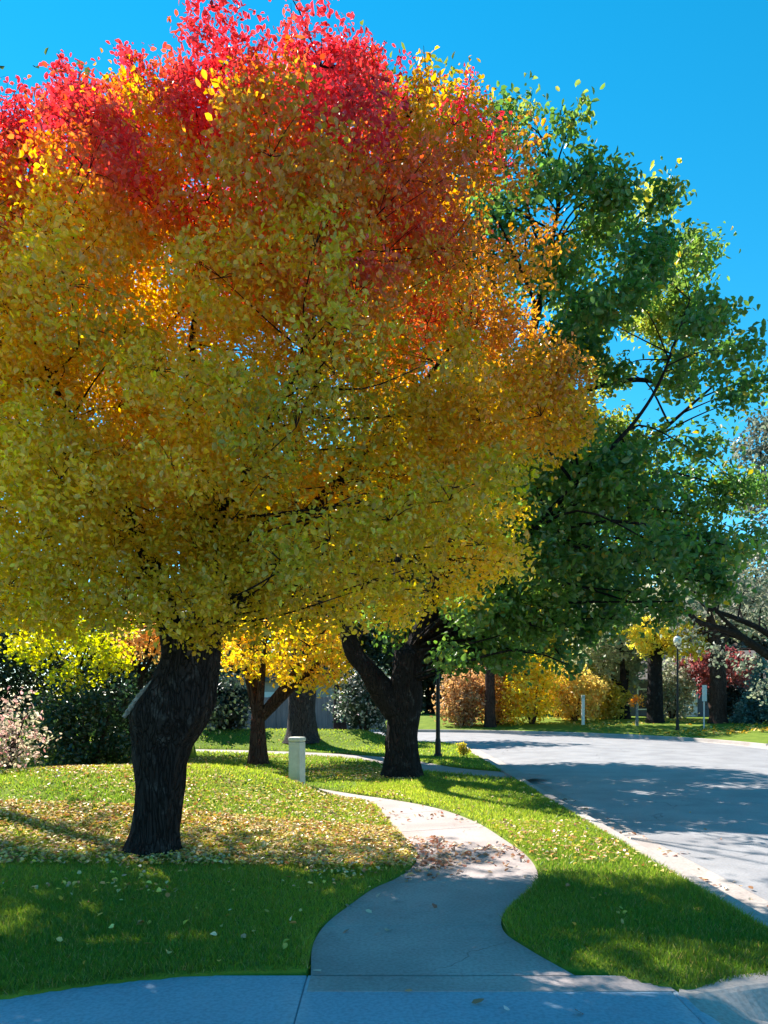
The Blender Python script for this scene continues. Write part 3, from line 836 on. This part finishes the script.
# ------------------------------------------------------------------ the green street tree behind it
def green_col(P):
    w1 = nz(P, 0.5, 3); w2 = nz(P, 1.2, 4)
    c = mixcol((0.06, 0.14, 0.03), (0.14, 0.22, 0.045), np.clip(0.5+0.5*w2, 0, 1))
    m = sstep(0.5, 1.3, w1 + 0.16*(P[:, 2]-8.5))[:, None]
    c = c*(1-0.8*m) + np.array((0.36, 0.36, 0.07))*0.8*m
    m = (RNG.random(len(P)) < 0.05)[:, None]
    return np.where(m, np.array((0.36, 0.28, 0.04)), c)
G = (gp(403, 779)[0], 15.2, 0.0)
gc = []
def px_clump(u, v, y, rpx):
    x, y, z = at(u, v, y); gc.append((x, y, z, rpx*y/F))
for (u, v, rp) in [(508,112,24),(497,150,26),(495,200,30),(530,105,22),(560,118,26),(525,140,28),(588,170,30),(540,185,34),(505,215,30),(620,190,30),(655,200,26),(600,235,38),(645,255,40),(690,262,34),(560,270,40),
                   (610,300,42),(665,315,42),(712,318,32),(738,352,26),(570,345,36),(690,372,36),(735,392,22),(755,378,20),(610,372,24),(600,440,40),(650,452,34),(705,440,32),
                   (560,470,44),(620,500,46),(680,500,46),(735,490,30),(750,540,26),(700,560,42),(640,560,44),(575,545,44),(520,540,40),(540,610,40),(600,620,34),(660,610,26),(725,585,26),(480,610,40),
                   (470,570,36),(510,600,36),(560,590,36),(600,580,36),(480,645,26),(530,625,30),(575,630,24),(620,600,30),(430,610,38),(395,630,28),(460,655,28),(510,650,30),(560,655,20),(375,610,22)]:
    px_clump(u, v, 15.2+RNG.uniform(-2.0, 2.2), rp)
    px_clump(u+RNG.uniform(-14, 14), v+RNG.uniform(-12, 12), 15.2+RNG.uniform(-3.0, 3.2), rp*0.75)
for (u, v, rp) in [(500,470,40),(540,430,34),(590,500,40),(520,505,38),(640,500,40),(575,420,30),(610,470,36),(490,530,36),(545,560,36),(470,600,32),(600,560,34),(660,540,34),(585,310,30)]:
    for yy in (12.6, 17.4): px_clump(u+RNG.uniform(-10,10), v+RNG.uniform(-10,10), yy+RNG.uniform(-.8,.8), rp)
for _ in range(34):      # the part of the crown behind the autumn tree
    px_clump(RNG.uniform(330, 560), RNG.uniform(180, 580), 15.2+RNG.uniform(-3.2, 3.2), RNG.uniform(30, 46))
gpaths = [
    ([(G[0]-0.02,15.2,-0.1),(G[0]-0.02,15.2,0.35),(G[0],15.2,1.0),(G[0]+0.05,15.2,1.8),(G[0]+0.12,15.2,2.6)], [0.52,0.36,0.33,0.34,0.27]),
    ([(G[0]+0.1,15.2,2.3), at(420,640,15.2), at(440,580,15.3), at(480,480,15.4), at(530,340,15.4), at(560,200,15.2)], [0.26,0.22,0.2,0.16,0.1,0.03]),
    ([(G[0]-0.12,15.15,1.35), at(380,688,15.1), at(366,668,15.0), at(352,648,15.0), at(345,600,14.8), at(350,480,14.4)], [0.28,0.25,0.2,0.18,0.12,0.03]),
    ([at(420,650,15.2), at(480,600,15.8), at(560,520,16.2), at(640,450,16.3), at(720,380,16.2)], [0.13,0.10,0.075,0.05,0.02]),
    ([at(425,640,15.2), at(500,560,14.0), at(580,480,13.4), at(650,400,13.2), at(690,300,13.4)], [0.11,0.07,0.045,0.028,0.012]),
    ([at(430,620,15.2), at(440,520,16.6), at(440,400,17.6), at(460,280,17.8)], [0.16,0.13,0.09,0.03]),
    ([at(500,430,15.4), at(580,392,15.2), at(630,380,15.1), at(670,384,15.0)], [0.1,0.07,0.05,0.03]),
]
make_tree('street_tree', 'tall green leafy tree with a forked black trunk behind the sidewalk, left of the road', G, gpaths, gc, 0.135, green_col, lmat='green_leaf',
          keep=lambda P: (RNG.random(len(P)) < np.clip(0.80 + 0.5*nz(P, 1.25, 7) + 0.25*nz(P, 2.6, 8) - 0.06*np.clip(P[:,2]-8, 0, 5), 0.06, 1)) & ~((((P[:,0]-P[:,2]/sd_[2]*sd_[0]-3.0)/2.3)**2 + ((P[:,1]-P[:,2]/sd_[2]*sd_[1]-8.3)/1.3)**2 < 1) & (RNG.random(len(P)) < 0.9)),  # second test removes leaves so sun reaches part of the verge and road
          per=17, twigs=95, twig_r=0.22, sd=0.11, branch_r=0.016, seg=24, rough=0.14)

# ------------------------------------------------------------------ background trees and shrubs
def flatcol(a, b, f=0.8, o=0, speck=None, ps=0.08):
    def fn(P):
        c = mixcol(a, b, np.clip(0.5+0.6*nz(P, f, o), 0, 1))
        if speck is not None:
            m = RNG.random(len(P)) < ps
            c[m] = speck
        return c
    return fn

def tz(x, y):
    return float(lawn_z(np.array([x]), np.array([y]))[0][0])

def std_tree(name, label, u, y, tw, h_branch, crown_c, crown_r, n, cr, leaf, col, bark='bark', lmat='far_leaf', group=None, lean=0.0, per=8, twigs=16, up=0.5, inner=0.4, limbs=4, dens=2.6, sd=0.14, zdown=None):
    """trunk at column u, distance y; tw trunk width (m); crown centre/radii in metres relative to trunk"""
    x = (u-384)*y/F; z0 = tz(x, y)
    base = (x, y, z0)
    c = np.array([x+crown_c[0], y+crown_c[1], crown_c[2]])
    cl = ell_clumps(c, crown_r, n, cr[0], cr[1], inner, off=u*0.01, lump=0.15, zdown=zdown)
    r = tw/2
    fk = np.array([x+lean, y, h_branch])
    paths = [([(x, y, z0-0.1), (x, y, z0+0.25), (x+lean*0.4, y, (z0+h_branch)/2), tuple(fk)], [r*1.5, r*1.08, r*0.95, r*0.8])]
    for i in range(limbs):
        a = 2*math.pi*(i+0.3)/limbs + RNG.uniform(-.3, .3)
        e = c + np.array([math.cos(a)*crown_r[0]*0.6, math.sin(a)*crown_r[1]*0.6, RNG.uniform(0, 0.6)*crown_r[2]])
        m = fk*0.55 + e*0.45 + np.array([0, 0, -0.1])
        paths.append(([tuple(fk-np.array([0,0,0.15])), tuple(m), tuple(e)], [r*0.6, r*0.4, r*0.1]))
    return make_tree(name, label, base, paths, cl, leaf, col, group, bark, lmat, per, twigs*dens, 0.25, sd, up=up, branch_r=0.02*max(1, tw*1.3), seg=12)

def shrub(name, label, u0, u1, vtop, y, leaf, col, n=16, lmat='far_leaf', group=None, per=9, twigs=22, depth=None, cat='shrub', bark='bark_red', cr=None, sd=None):
    """stems from the ground carrying a rounded mass of leaves between two image columns at distance y"""
    x0, x1 = (u0-384)*y/F, (u1-384)*y/F
    x = (x0+x1)/2; z0 = tz(x, y); h = EYE+(HOR-vtop)*y/F - z0
    rx = (x1-x0)/2; ry = depth or rx
    cl = ell_clumps((x, y, z0+h*0.46), (rx*1.08, ry, h*0.52), int(n*1.4), *(cr or (0.13*h, 0.32*h)), 0.3, off=u0*0.02, lump=0.28, sep=0.42)
    cl = [(a, b, max(g, z0+r*0.5), r) for a, b, g, r in cl]
    paths = []
    for i in range(5):
        a = 2*math.pi*i/5
        paths.append(([(x+0.1*math.cos(a), y+0.1*math.sin(a), z0-0.05), (x+0.3*rx*math.cos(a), y+0.3*ry*math.sin(a), z0+h*0.35), (x+0.5*rx*math.cos(a), y+0.5*ry*math.sin(a), z0+h*0.7)], [0.03*h**.5, 0.022*h**.5, 0.008]))
    return make_tree(name, label, (x, y, z0), paths, cl, leaf, col, group, bark, lmat, per, twigs/max(0.3, (0.28*h)**2)*0.5, 0.1*h, sd or 0.05*h, crown_name='foliage', branch_r=0.012, cat=cat, seg=7)

# left side
shrub('flowering_shrub', 'pale pink and cream shrub at the left edge of the lawn mound', -50, 50, 692, 11.4, 0.07,
      flatcol((0.36,0.28,0.24), (0.46,0.42,0.26), 2.5, 1, (0.45,0.24,0.22), 0.2), 20, 'leaf', twigs=60)
shrub('dark_evergreen', 'dark green rounded evergreen shrub under the yellow green branches left of the trunk', 30, 140, 668, 14.0, 0.10,
      flatcol((0.012,0.03,0.012), (0.03,0.055,0.02), 1.5, 2), 22, 'green_leaf', twigs=70)
shrub('dark_evergreen', 'tall dark evergreen filling the background at far left above the pale pink shrub', -150, 70, 530, 19.0, 0.13,
      flatcol((0.012,0.028,0.014), (0.03,0.05,0.022), 1.5, 5), 22, 'green_leaf', twigs=230)
shrub('dark_evergreen', 'dark evergreen mass partly hidden right behind the gnarled trunk', 50, 205, 560, 21.0, 0.14,
      flatcol((0.014,0.028,0.016), (0.035,0.05,0.025), 1.5, 7), 20, 'green_leaf', twigs=230)
std_tree('young_tree', 'slender young tree with backlit lime yellow leaves hanging left of the gnarled trunk', 72, 15.0, 0.10, 2.0, (0.0,0,2.7), (1.35,0.8,1.0), 28, (0.22,0.38), 0.1,
         flatcol((0.36,0.40,0.03), (0.55,0.50,0.05), 1.5, 2), lmat='leaf', per=7, twigs=70, sd=0.07, limbs=5)
std_tree('orange_tree', 'small pinkish orange tree showing just left of the top of the gnarled trunk', 140, 17.5, 0.16, 2.2, (0.1,0,3.1), (0.8,0.7,0.75), 16, (0.25,0.42), 0.12,
         flatcol((0.66,0.36,0.18), (0.70,0.50,0.18), 1.5, 2), lmat='leaf', per=8, twigs=50, sd=0.08)
t = std_tree('golden_tree', 'small golden yellow tree with twin dark stems between the gnarled trunk and the white post', 258, 18.0, 0.42, 1.25, (0.75,0.0,2.85), (2.15,1.4,1.0), 48, (0.3,0.5), 0.12,
         flatcol((0.80,0.62,0.06), (0.70,0.42,0.09), 1.0, 2, (0.62,0.62,0.06), 0.2), lmat='leaf', per=8, twigs=30, sd=0.09, limbs=6, bark='bark_red')
std_tree('shade_tree', 'old tree with a broad grey trunk behind the white post', 302, 24.7, 0.95, 3.6, (2.2,-1.6,7.2), (5.2,1.5,1.8), 60, (0.8,1.1), 0.22,  # mostly hidden wide crown, shaped to cast a shadow band over the road
         flatcol((0.05,0.08,0.02), (0.16,0.16,0.03), 0.5, 6), bark='bark_grey', per=8, twigs=8, sd=0.2, dens=4.5)
std_tree('shade_tree', 'tree with a thin dark trunk far behind, between the grey trunk and the forked trunk', 340, 33.0, 0.62, 3.4, (0,1,7.0), (5,1.6,1.6), 36, (0.8,1.2), 0.3,  # shallow crown shaped to throw only a thin shadow line on the road
         flatcol((0.05,0.07,0.02), (0.18,0.15,0.03), 0.5, 8), bark='bark', per=7, twigs=7, sd=0.2)
std_tree('shade_tree', 'green tree whose leafy tip shows above the upper left of the autumn tree', -230, 15.0, 0.6, 5.0, (4.6,0,11.3), (3.4,2.2,3.0), 46, (0.5,0.9), 0.17,
         flatcol((0.045,0.08,0.03), (0.11,0.13,0.04), 0.5, 1), bark='bark_grey', per=8, twigs=8, sd=0.2)
std_tree('shade_tree', 'yellow green tree peeking over the top centre of the red crown', 402, 18.5, 0.5, 5.0, (-0.3,0,13.6), (1.6,1.6,4.6), 40, (0.6,1.0), 0.18,
         flatcol((0.16,0.2,0.03), (0.34,0.28,0.04), 0.5, 3), bark='bark_grey', per=8, twigs=8, sd=0.2)

shrub('blossom_shrub', 'dark shrub with pale whitish blotches just left of the forked trunk', 332, 396, 664, 26.8, 0.14, flatcol((0.03,0.05,0.03), (0.06,0.08,0.05), 1.2, 3, (0.6,0.58,0.55), 0.22), 18, 'leaf', twigs=70, depth=0.8)
shrub('dark_evergreen', 'low dark shrub against the fence right of the gnarled trunk', 196, 250, 676, 26.5, 0.16, flatcol((0.02,0.035,0.025), (0.045,0.06,0.05), 1.2, 9), 18, 'green_leaf', twigs=70, depth=0.8)
# beyond the bend in the road
GB = 'rust and gold shrubs beyond the bend'
shrub('rust_shrub', 'rust brown shrub beyond the bend, just right of the black lamp post', 440, 482, 662, 42.0, 0.22, flatcol((0.40,0.22,0.12), (0.52,0.32,0.15), 0.6, 1), 22, group=GB, twigs=60, depth=1.3)
shrub('rust_shrub', 'rust orange shrub beyond the bend, around the reddish trunk', 474, 520, 655, 43.0, 0.22, flatcol((0.46,0.27,0.12), (0.58,0.38,0.14), 0.6, 2), 22, group=GB, twigs=60, depth=1.3)
shrub('gold_shrub', 'bright yellow shrub beyond the bend, the brightest of its row', 504, 560, 652, 42.0, 0.22, flatcol((0.86,0.68,0.08), (0.80,0.56,0.07), 0.6, 4), 26, group=GB, twigs=60, depth=1.5)
shrub('gold_shrub', 'dull gold and brown shrub behind the white post beyond the bend', 545, 604, 664, 43.0, 0.22, flatcol((0.76,0.60,0.12), (0.60,0.45,0.16), 0.6, 5), 26, group=GB, twigs=60, depth=1.5)
shrub('gold_shrub', 'olive gold shrub at the right end of the row, left of the forked tree', 588, 628, 678, 44.0, 0.22, flatcol((0.5,0.42,0.05), (0.55,0.42,0.1), 0.6, 6), 20, group=GB, twigs=60, depth=1.3)
std_tree('pear_tree', 'tall yellow green tree rising behind the gold shrubs', 556, 50.0, 0.5, 4.0, (0,0,5.5), (2.6,2,3.2), 34, (0.6,1.0), 0.28, flatcol((0.42,0.40,0.04), (0.34,0.3,0.06), 0.5, 6), per=8, twigs=14, sd=0.16)
std_tree('shade_tree', 'tree with a reddish trunk among the rust shrubs beyond the bend', 490, 41.0, 0.6, 4.4, (0.5,1,8.5), (4.6,4,4.0), 40, (0.9,1.5), 0.3, flatcol((0.05,0.08,0.02), (0.16,0.16,0.04), 0.5, 6), bark='bark_red', per=7, twigs=7, sd=0.2)
std_tree('silver_tree', 'grey green tree with a forked dark trunk right of the gold shrubs', 624, 44.0, 0.7, 2.0, (-0.3,0.8,5.2), (3.0,2.4,3.0), 46, (0.6,1.1), 0.28, flatcol((0.25,0.29,0.18), (0.42,0.44,0.28), 0.6, 2), lmat='far_leaf', per=8, twigs=11, sd=0.16, limbs=3)
std_tree('yellow_tree', 'bright yellow leaved tree with a stout dark trunk across the road beside the globe lamp', 655, 40.0, 0.85, 4.5, (0.9,-0.6,4.95), (2.9,1.4,0.95), 38, (0.4,0.75), 0.24, flatcol((0.82,0.64,0.05), (0.8,0.7,0.16), 0.6, 2), per=8, twigs=18, sd=0.13, limbs=5)
std_tree('shade_tree', 'tree with a brown trunk and pale grey green leaves right of the sign post', 718, 38.0, 0.85, 4.6, (0.4,1.4,7.0), (4.6,2.4,2.6), 50, (0.7,1.2), 0.26, flatcol((0.32,0.32,0.22), (0.48,0.47,0.34), 0.6, 5), bark='bark_red', per=7, twigs=8, sd=0.18, limbs=6)
shrub('grey_shrub', 'pale grey green shrub between the stout dark trunk and the globe lamp', 652, 692, 662, 45.5, 0.22, flatcol((0.26,0.28,0.19), (0.42,0.42,0.3), 0.8, 3), 20, twigs=60, depth=1.0)
shrub('dark_evergreen', 'dark evergreen shrub across the road left of the blue green spruce', 712, 752, 686, 44.0, 0.2, flatcol((0.015,0.025,0.025), (0.03,0.045,0.04), 0.8, 3), 20, 'green_leaf', twigs=60, depth=1.0)
shrub('lime_shrub', 'loose lime yellow shrub standing behind the gold shrubs, right of the white post', 566, 622, 652, 47.0, 0.24, flatcol((0.5,0.5,0.06), (0.42,0.40,0.12), 0.6, 9), 22, twigs=50, depth=1.4)
std_tree('red_tree', 'maroon red small tree in front of the dark house across the road', 735, 45.0, 0.25, 2.0, (-0.9,0,3.5), (2.7,1.8,1.5), 34, (0.4,0.7), 0.24, flatcol((0.22,0.06,0.07), (0.40,0.13,0.11), 0.6, 2), per=8, twigs=18, sd=0.13)
# blue spruce: whorls of drooping boughs
def spruce(name, label, u, y, h, r, n=46):
    x = (u-384)*y/F; z0 = tz(x, y); cl = []
    for i in range(n):
        t = (i+0.5)/n; rr = r*(1-t)**0.8
        for k in range(max(2, int(7*(1-t)))):
            a = RNG.uniform(0, 6.28); q = rr*RNG.uniform(0.55, 1.0)
            cl.append((x+q*math.cos(a), y+q*math.sin(a), z0+0.15+t*h-0.15*q, 0.28*(1-t)+0.12))
    return make_tree(name, label, (x, y, z0), [([(x,y,z0-.1),(x,y,z0+h*.5),(x,y,z0+h*0.97)], [0.14,0.09,0.02])], cl, 0.16,
                     flatcol((0.08,0.16,0.15), (0.16,0.26,0.24), 1.0, 2), None, 'bark_grey', 'far_leaf', 7, 60, 0.12, 0.09, up=0.3, branch_r=0.01, seg=7)
spruce('blue_spruce', 'blue green spruce at the right edge across the road', 762, 37.0, 3.2, 1.25)

# tree outside the right edge whose bare dark limbs reach into the frame
xr, yr = 17.2, 30.0
rb = (xr, yr, tz(xr, yr))
rp = [([(xr,yr,rb[2]-.1),(xr,yr,2.0),(xr-.1,yr,3.2)], [0.5,0.38,0.34]),
      ([(xr-.1,yr,2.6), at(768,655,29.5), at(735,633,29), at(700,622,28.8), at(672,600,28.6)], [0.26,0.17,0.13,0.09,0.03]),
      ([(xr-.1,yr,3.0), at(768,634,29.5), at(735,618,29.5), at(705,606,29.4), at(690,585,29.3)], [0.22,0.13,0.10,0.07,0.02]),
      ([at(740,634,29.1), at(715,608,28.5), at(712,580,28.4)], [0.08,0.06,0.02]),
      ([(xr-.1,yr,3.1), at(800,560,30), at(770,500,30.5), at(760,450,30.5)], [0.26,0.2,0.14,0.04])]
rcl = [(*at(u, v, y), r) for (u, v, y, r) in [(690,640,30,.5),(720,655,30.5,.5),(745,665,31,.5),(675,620,30,.45),(762,690,31,.5)]]
for (u, v, y, r) in [(760,450,31,1.3),(778,480,30,1.4),(752,500,31,0.9),(790,530,30,1.4),(765,560,31,1.0),(745,590,30,0.8),(720,585,30,0.7),(700,590,29.5,0.6),(755,620,31,0.7),(735,610,31,0.6),(690,605,29,0.55),(770,600,30,0.9),(770,425,31,1.0),(800,440,30,1.6)]:
    x, y, z = at(u, v, y); rcl.append((x, y, z, r))
make_tree('olive_tree', 'grey brown tree at the right edge whose bare dark limbs reach over the far verge', rb, rp, rcl, 0.2, flatcol((0.13,0.15,0.11), (0.25,0.27,0.20), 0.6, 3), None, 'bark', 'far_leaf', 8, 44, 0.25, 0.2, branch_r=0.03, seg=12)

# far tree line behind the houses
FL = 'far trees closing the view'
far_specs = [(-60,62,'dark green far tree at the left end of the far tree line',(0.03,0.05,0.02),(0.08,0.1,0.03)),
             (215,60,'dark far tree behind the golden tree and the grey fence',(0.03,0.045,0.025),(0.07,0.085,0.04)),
             (330,64,'dull olive far tree behind the thin dark trunk',(0.05,0.06,0.03),(0.12,0.12,0.05)),
             (430,60,'dark far tree seen behind the black lamp post',(0.03,0.045,0.03),(0.08,0.09,0.05)),
             (520,64,'olive far tree above the rust shrubs',(0.08,0.08,0.03),(0.18,0.14,0.05)),
             (600,62,'grey green far tree above the gold shrubs',(0.10,0.12,0.06),(0.2,0.2,0.1)),
             (690,66,'pale grey far tree above the dark house',(0.18,0.18,0.12),(0.3,0.28,0.19)),
             (775,62,'grey brown far tree at the right end of the far tree line',(0.14,0.13,0.1),(0.26,0.24,0.18))]
for i, (u, y, lab, a, b) in enumerate(far_specs):
    std_tree('far_tree', lab, u, y, 0.7, 3.0, (0,0,6.6), (5.6,3.5,6.0), 46, (1.1,1.8), 0.42, flatcol(a, b, 0.4, i), per=7, twigs=5, sd=0.3, group=FL, zdown=6.4, dens=4.5)

# ------------------------------------------------------------------ built things
def lathe_obj(name, prof, mat, parent, loc=(0,0,0), n=20):
    mb = MB(); mb.lathe(prof, n); return mb.build(name, mat, parent, smooth=False, bevel=0, loc=loc)

# utility pedestal beside the sidewalk
px_, py_ = gp(297, 793.5)
px_ = (297-384)*11.75/F
e = empty('utility_post', (px_, 11.75, tz(px_, 11.75)), 'pale square utility post with a cap beside the sidewalk', 'utility post')
mb = MB(); mb.box(-0.105,0.105,-0.09,0.09,-0.05,0.72); mb.build('body', 'pedestal', e, bevel=0.012)
mb = MB(); mb.box(-0.118,0.118,-0.10,0.10,0.722,0.80); mb.build('cap', 'pedestal', e, bevel=0.03)
mb = MB(); mb.box(-0.07,0.07,-0.097,-0.092,0.16,0.62); mb.build('door_panel', 'pedestal', e, bevel=0.002)
e.rotation_euler.z = R(-24)

# lamp posts
def lamp(name, label, u, y, h, rad):
    x = (u-384)*y/F
    e = empty(name, (x, y, tz(x, y)), label, 'street lamp', 'street lamps')
    lathe_obj('base', [(rad*1.9,-0.05),(rad*1.9,0.06),(rad*1.4,0.1),(rad*1.35,0.4),(rad*1.1,0.5)], 'black_metal', e)
    lathe_obj('pole', [(rad,0.5),(rad*0.8,h-0.5)], 'black_metal', e)
    lathe_obj('collar', [(rad*1.2,h-0.5),(rad*2.0,h-0.42),(rad*1.2,h-0.36)], 'black_metal', e)
    lathe_obj('globe', [(0.06,h-0.36),(0.15,h-0.28),(0.19,h-0.15),(0.17,h-0.02),(0.08,h+0.06)], 'globe', e)
    lathe_obj('finial', [(0.10,h+0.06),(0.04,h+0.1),(0.015,h+0.18)], 'black_metal', e)
lamp('street_lamp', 'black lamp post by the near lawn just right of the forked black trunk', 438, 20.4, 3.6, 0.06)
lamp('street_lamp', 'slim black globe lamp on the verge across the road', 677.5, 35.5, 4.45, 0.055)

# sign post seen edge-on, across the road
def xg(u, y): return (u-384)*y/F
x = xg(704, 35.0)
e = empty('road_sign', (x, 35.0, tz(x, 35.0)), 'grey steel sign post with narrow edge-on plate, left of the brown trunk', 'sign')
lathe_obj('post', [(0.035,-0.1),(0.035,2.0)], 'steel', e, n=10)
mb = MB(); mb.box(-0.012,0.012,-0.3,0.3,-0.38,0.38); p = mb.build('plate', 'steel', e, bevel=0.004, loc=(0,-0.0,1.72)); p.rotation_euler.z = R(-42)
p.location = (0.0,-0.055,1.72)
x = xg(583, 40.6)
e = empty('marker_post', (x, 40.6, tz(x, 40.6)), 'plain white marker post in front of the dull gold shrub', 'post')
mb = MB(); mb.box(-0.08,0.08,-0.08,0.08,-0.1,1.45); mb.build('shaft', 'white_paint', e, bevel=0.01)
mb = MB(); mb.box(-0.095,0.095,-0.095,0.095,1.45,1.62); mb.build('cap', 'pedestal', e, bevel=0.02)
# small standard shrub with orange head on a pale stem
x = xg(637, 38.5); z0 = tz(x, 38.5)
make_tree('sapling', 'small orange round headed sapling on a pale stem before the forked tree', (x, 38.5, z0), [([(x,38.5,z0-.05),(x,38.5,z0+.5),(x,38.5,z0+.95)], [0.09,0.08,0.06])],
          [(x,38.5,z0+1.25,0.36),(x+.15,38.4,z0+1.4,0.25),(x-.17,38.5,z0+1.3,0.25)], 0.13, flatcol((0.60,0.25,0.04),(0.62,0.42,0.06),2,1), None, 'scar', 'leaf', 8, 70, 0.08, 0.07, seg=8)
# small clump of olive yellow grass at the kerb
x, y = gp(467, 757)
z0 = tz(x, y)
make_tree('kerb_plant', 'small olive yellow plant at the kerb right of the black lamp post', (x-.1, y, z0), [([(x-.1,y,z0-.02),(x-.1,y,z0+.15),(x-.1,y,z0+.3)], [0.02,0.015,0.01])],
          [(x-.1,y,z0+0.15,0.16),(x-.12,y,z0+0.28,0.11)], 0.07, flatcol((0.34,0.30,0.04),(0.45,0.36,0.06),2,1), None, 'bark', 'leaf', 9, 1100, 0.05, 0.04, seg=6, cat='plant')

# grey board fence on the left, in bays
def fence(x0, y0, x1, y1, h, bays):
    e = empty('board_fence', (x0, y0, 0), 'weathered grey vertical board fence behind the trunks on the left', 'fence')
    L = math.hypot(x1-x0, y1-y0); e.rotation_euler.z = math.atan2(y1-y0, x1-x0)
    b = L/bays
    for i in range(bays):
        mb = MB()
        nb = 16; w_ = (b-0.12)/nb
        for k in range(nb):
            hh = h + RNG.uniform(-0.02, 0.02); a = i*b+0.06+k*w_
            mb.box(a+0.006, a+w_-0.006, -0.012+RNG.uniform(-.004,.004), 0.012, -0.05, hh)
        p = mb.build('panel', 'fence', e)
        mb = MB(); mb.box(i*b+0.06, (i+1)*b-0.06, 0.014, 0.06, 0.3, 0.39); mb.build('rail', 'fence', p); mb = MB(); mb.box(i*b+0.06, (i+1)*b-0.06, 0.014, 0.06, h-0.35, h-0.26); mb.build('rail', 'fence', p)
    for i in range(bays+1):
        mb = MB(); mb.box(i*b-0.055, i*b+0.055, -0.055, 0.055, -0.1, h+0.08); mb.build('post', 'fence', e, bevel=0.008)
fence(-16, 27.5, 0.0, 41.5, 1.75, 9)

def house(name, label, x, y, w_, d_, h, wall, rot=0, door='trim', dx=0.0):
    e = empty(name, (x, y, 0.0), label, 'house'); e.rotation_euler.z = rot
    mb = MB()
    nl = int(h/0.22)
    mb.box(-w_/2, w_/2, 0, d_, -0.3, h)
    for i in range(nl):
        z = 0.1+i*0.22
        mb.add([(-w_/2-.02,-0.03,z),(w_/2+.02,-0.03,z),(w_/2+.02,-0.006,z+0.215),(-w_/2-.02,-0.006,z+0.215),(-w_/2-.02,-0.004,z),(w_/2+.02,-0.004,z)], [(0,1,2,3),(1,0,4,5)])
    mb.build('wall', wall, e)
    mb = MB(); o = 0.6; rh = 2.2
    v = [(-w_/2-o,-o,h+.01),(w_/2+o,-o,h+.01),(w_/2+o,d_+o,h+.01),(-w_/2-o,d_+o,h+.01),(-w_/2-o,d_/2,h+rh),(w_/2+o,d_/2,h+rh)]
    v += [(a,b,c-0.18) for a,b,c in v[:4]]
    mb.add(v, [(0,1,5,4),(2,3,4,5),(1,2,5),(3,0,4),(6,7,1,0),(7,8,2,1),(8,9,3,2),(9,6,0,3),(9,8,7,6)])
    mb.build('roof', 'shingle', e)
    for cx, ww, zz, hh in ((-w_*0.36, 1.5, 1.0, 1.3), (w_*0.38, 1.5, 1.0, 1.3)):
        mb = MB(); t = 0.09
        mb.box(cx-ww/2-t, cx+ww/2+t, -0.075, -0.032, zz-t, zz); mb.box(cx-ww/2-t, cx+ww/2+t, -0.075, -0.032, zz+hh, zz+hh+t)
        mb.box(cx-ww/2-t, cx-ww/2, -0.073, -0.032, zz, zz+hh); mb.box(cx+ww/2, cx+ww/2+t, -0.073, -0.032, zz, zz+hh); mb.box(cx-0.03, cx+0.03, -0.07, -0.032, zz, zz+hh)
        f_ = mb.build('window', 'trim', e)
        mb = MB(); mb.box(cx-ww/2, cx+ww/2, -0.05, -0.034, zz, zz+hh); mb.build('pane', 'glass', f_)
    mb = MB()
    for k in range(4): mb.box(dx-0.85, dx+0.85, -0.09, -0.034, 0.05+k*0.55, 0.05+k*0.55+0.53)
    mb.build('garage_door', door, e, bevel=0.01)
house('house', 'beige sided house half hidden behind the trunks and fence on the left', -8.5, 58.0, 15, 9, 3.2, 'siding', R(8))
house('house', 'dark slate sided house with a white garage door beyond the far verge', 22.5, 50.0, 12, 9, 3.0, 'dark_siding', R(-12), 'trim', -2.1)
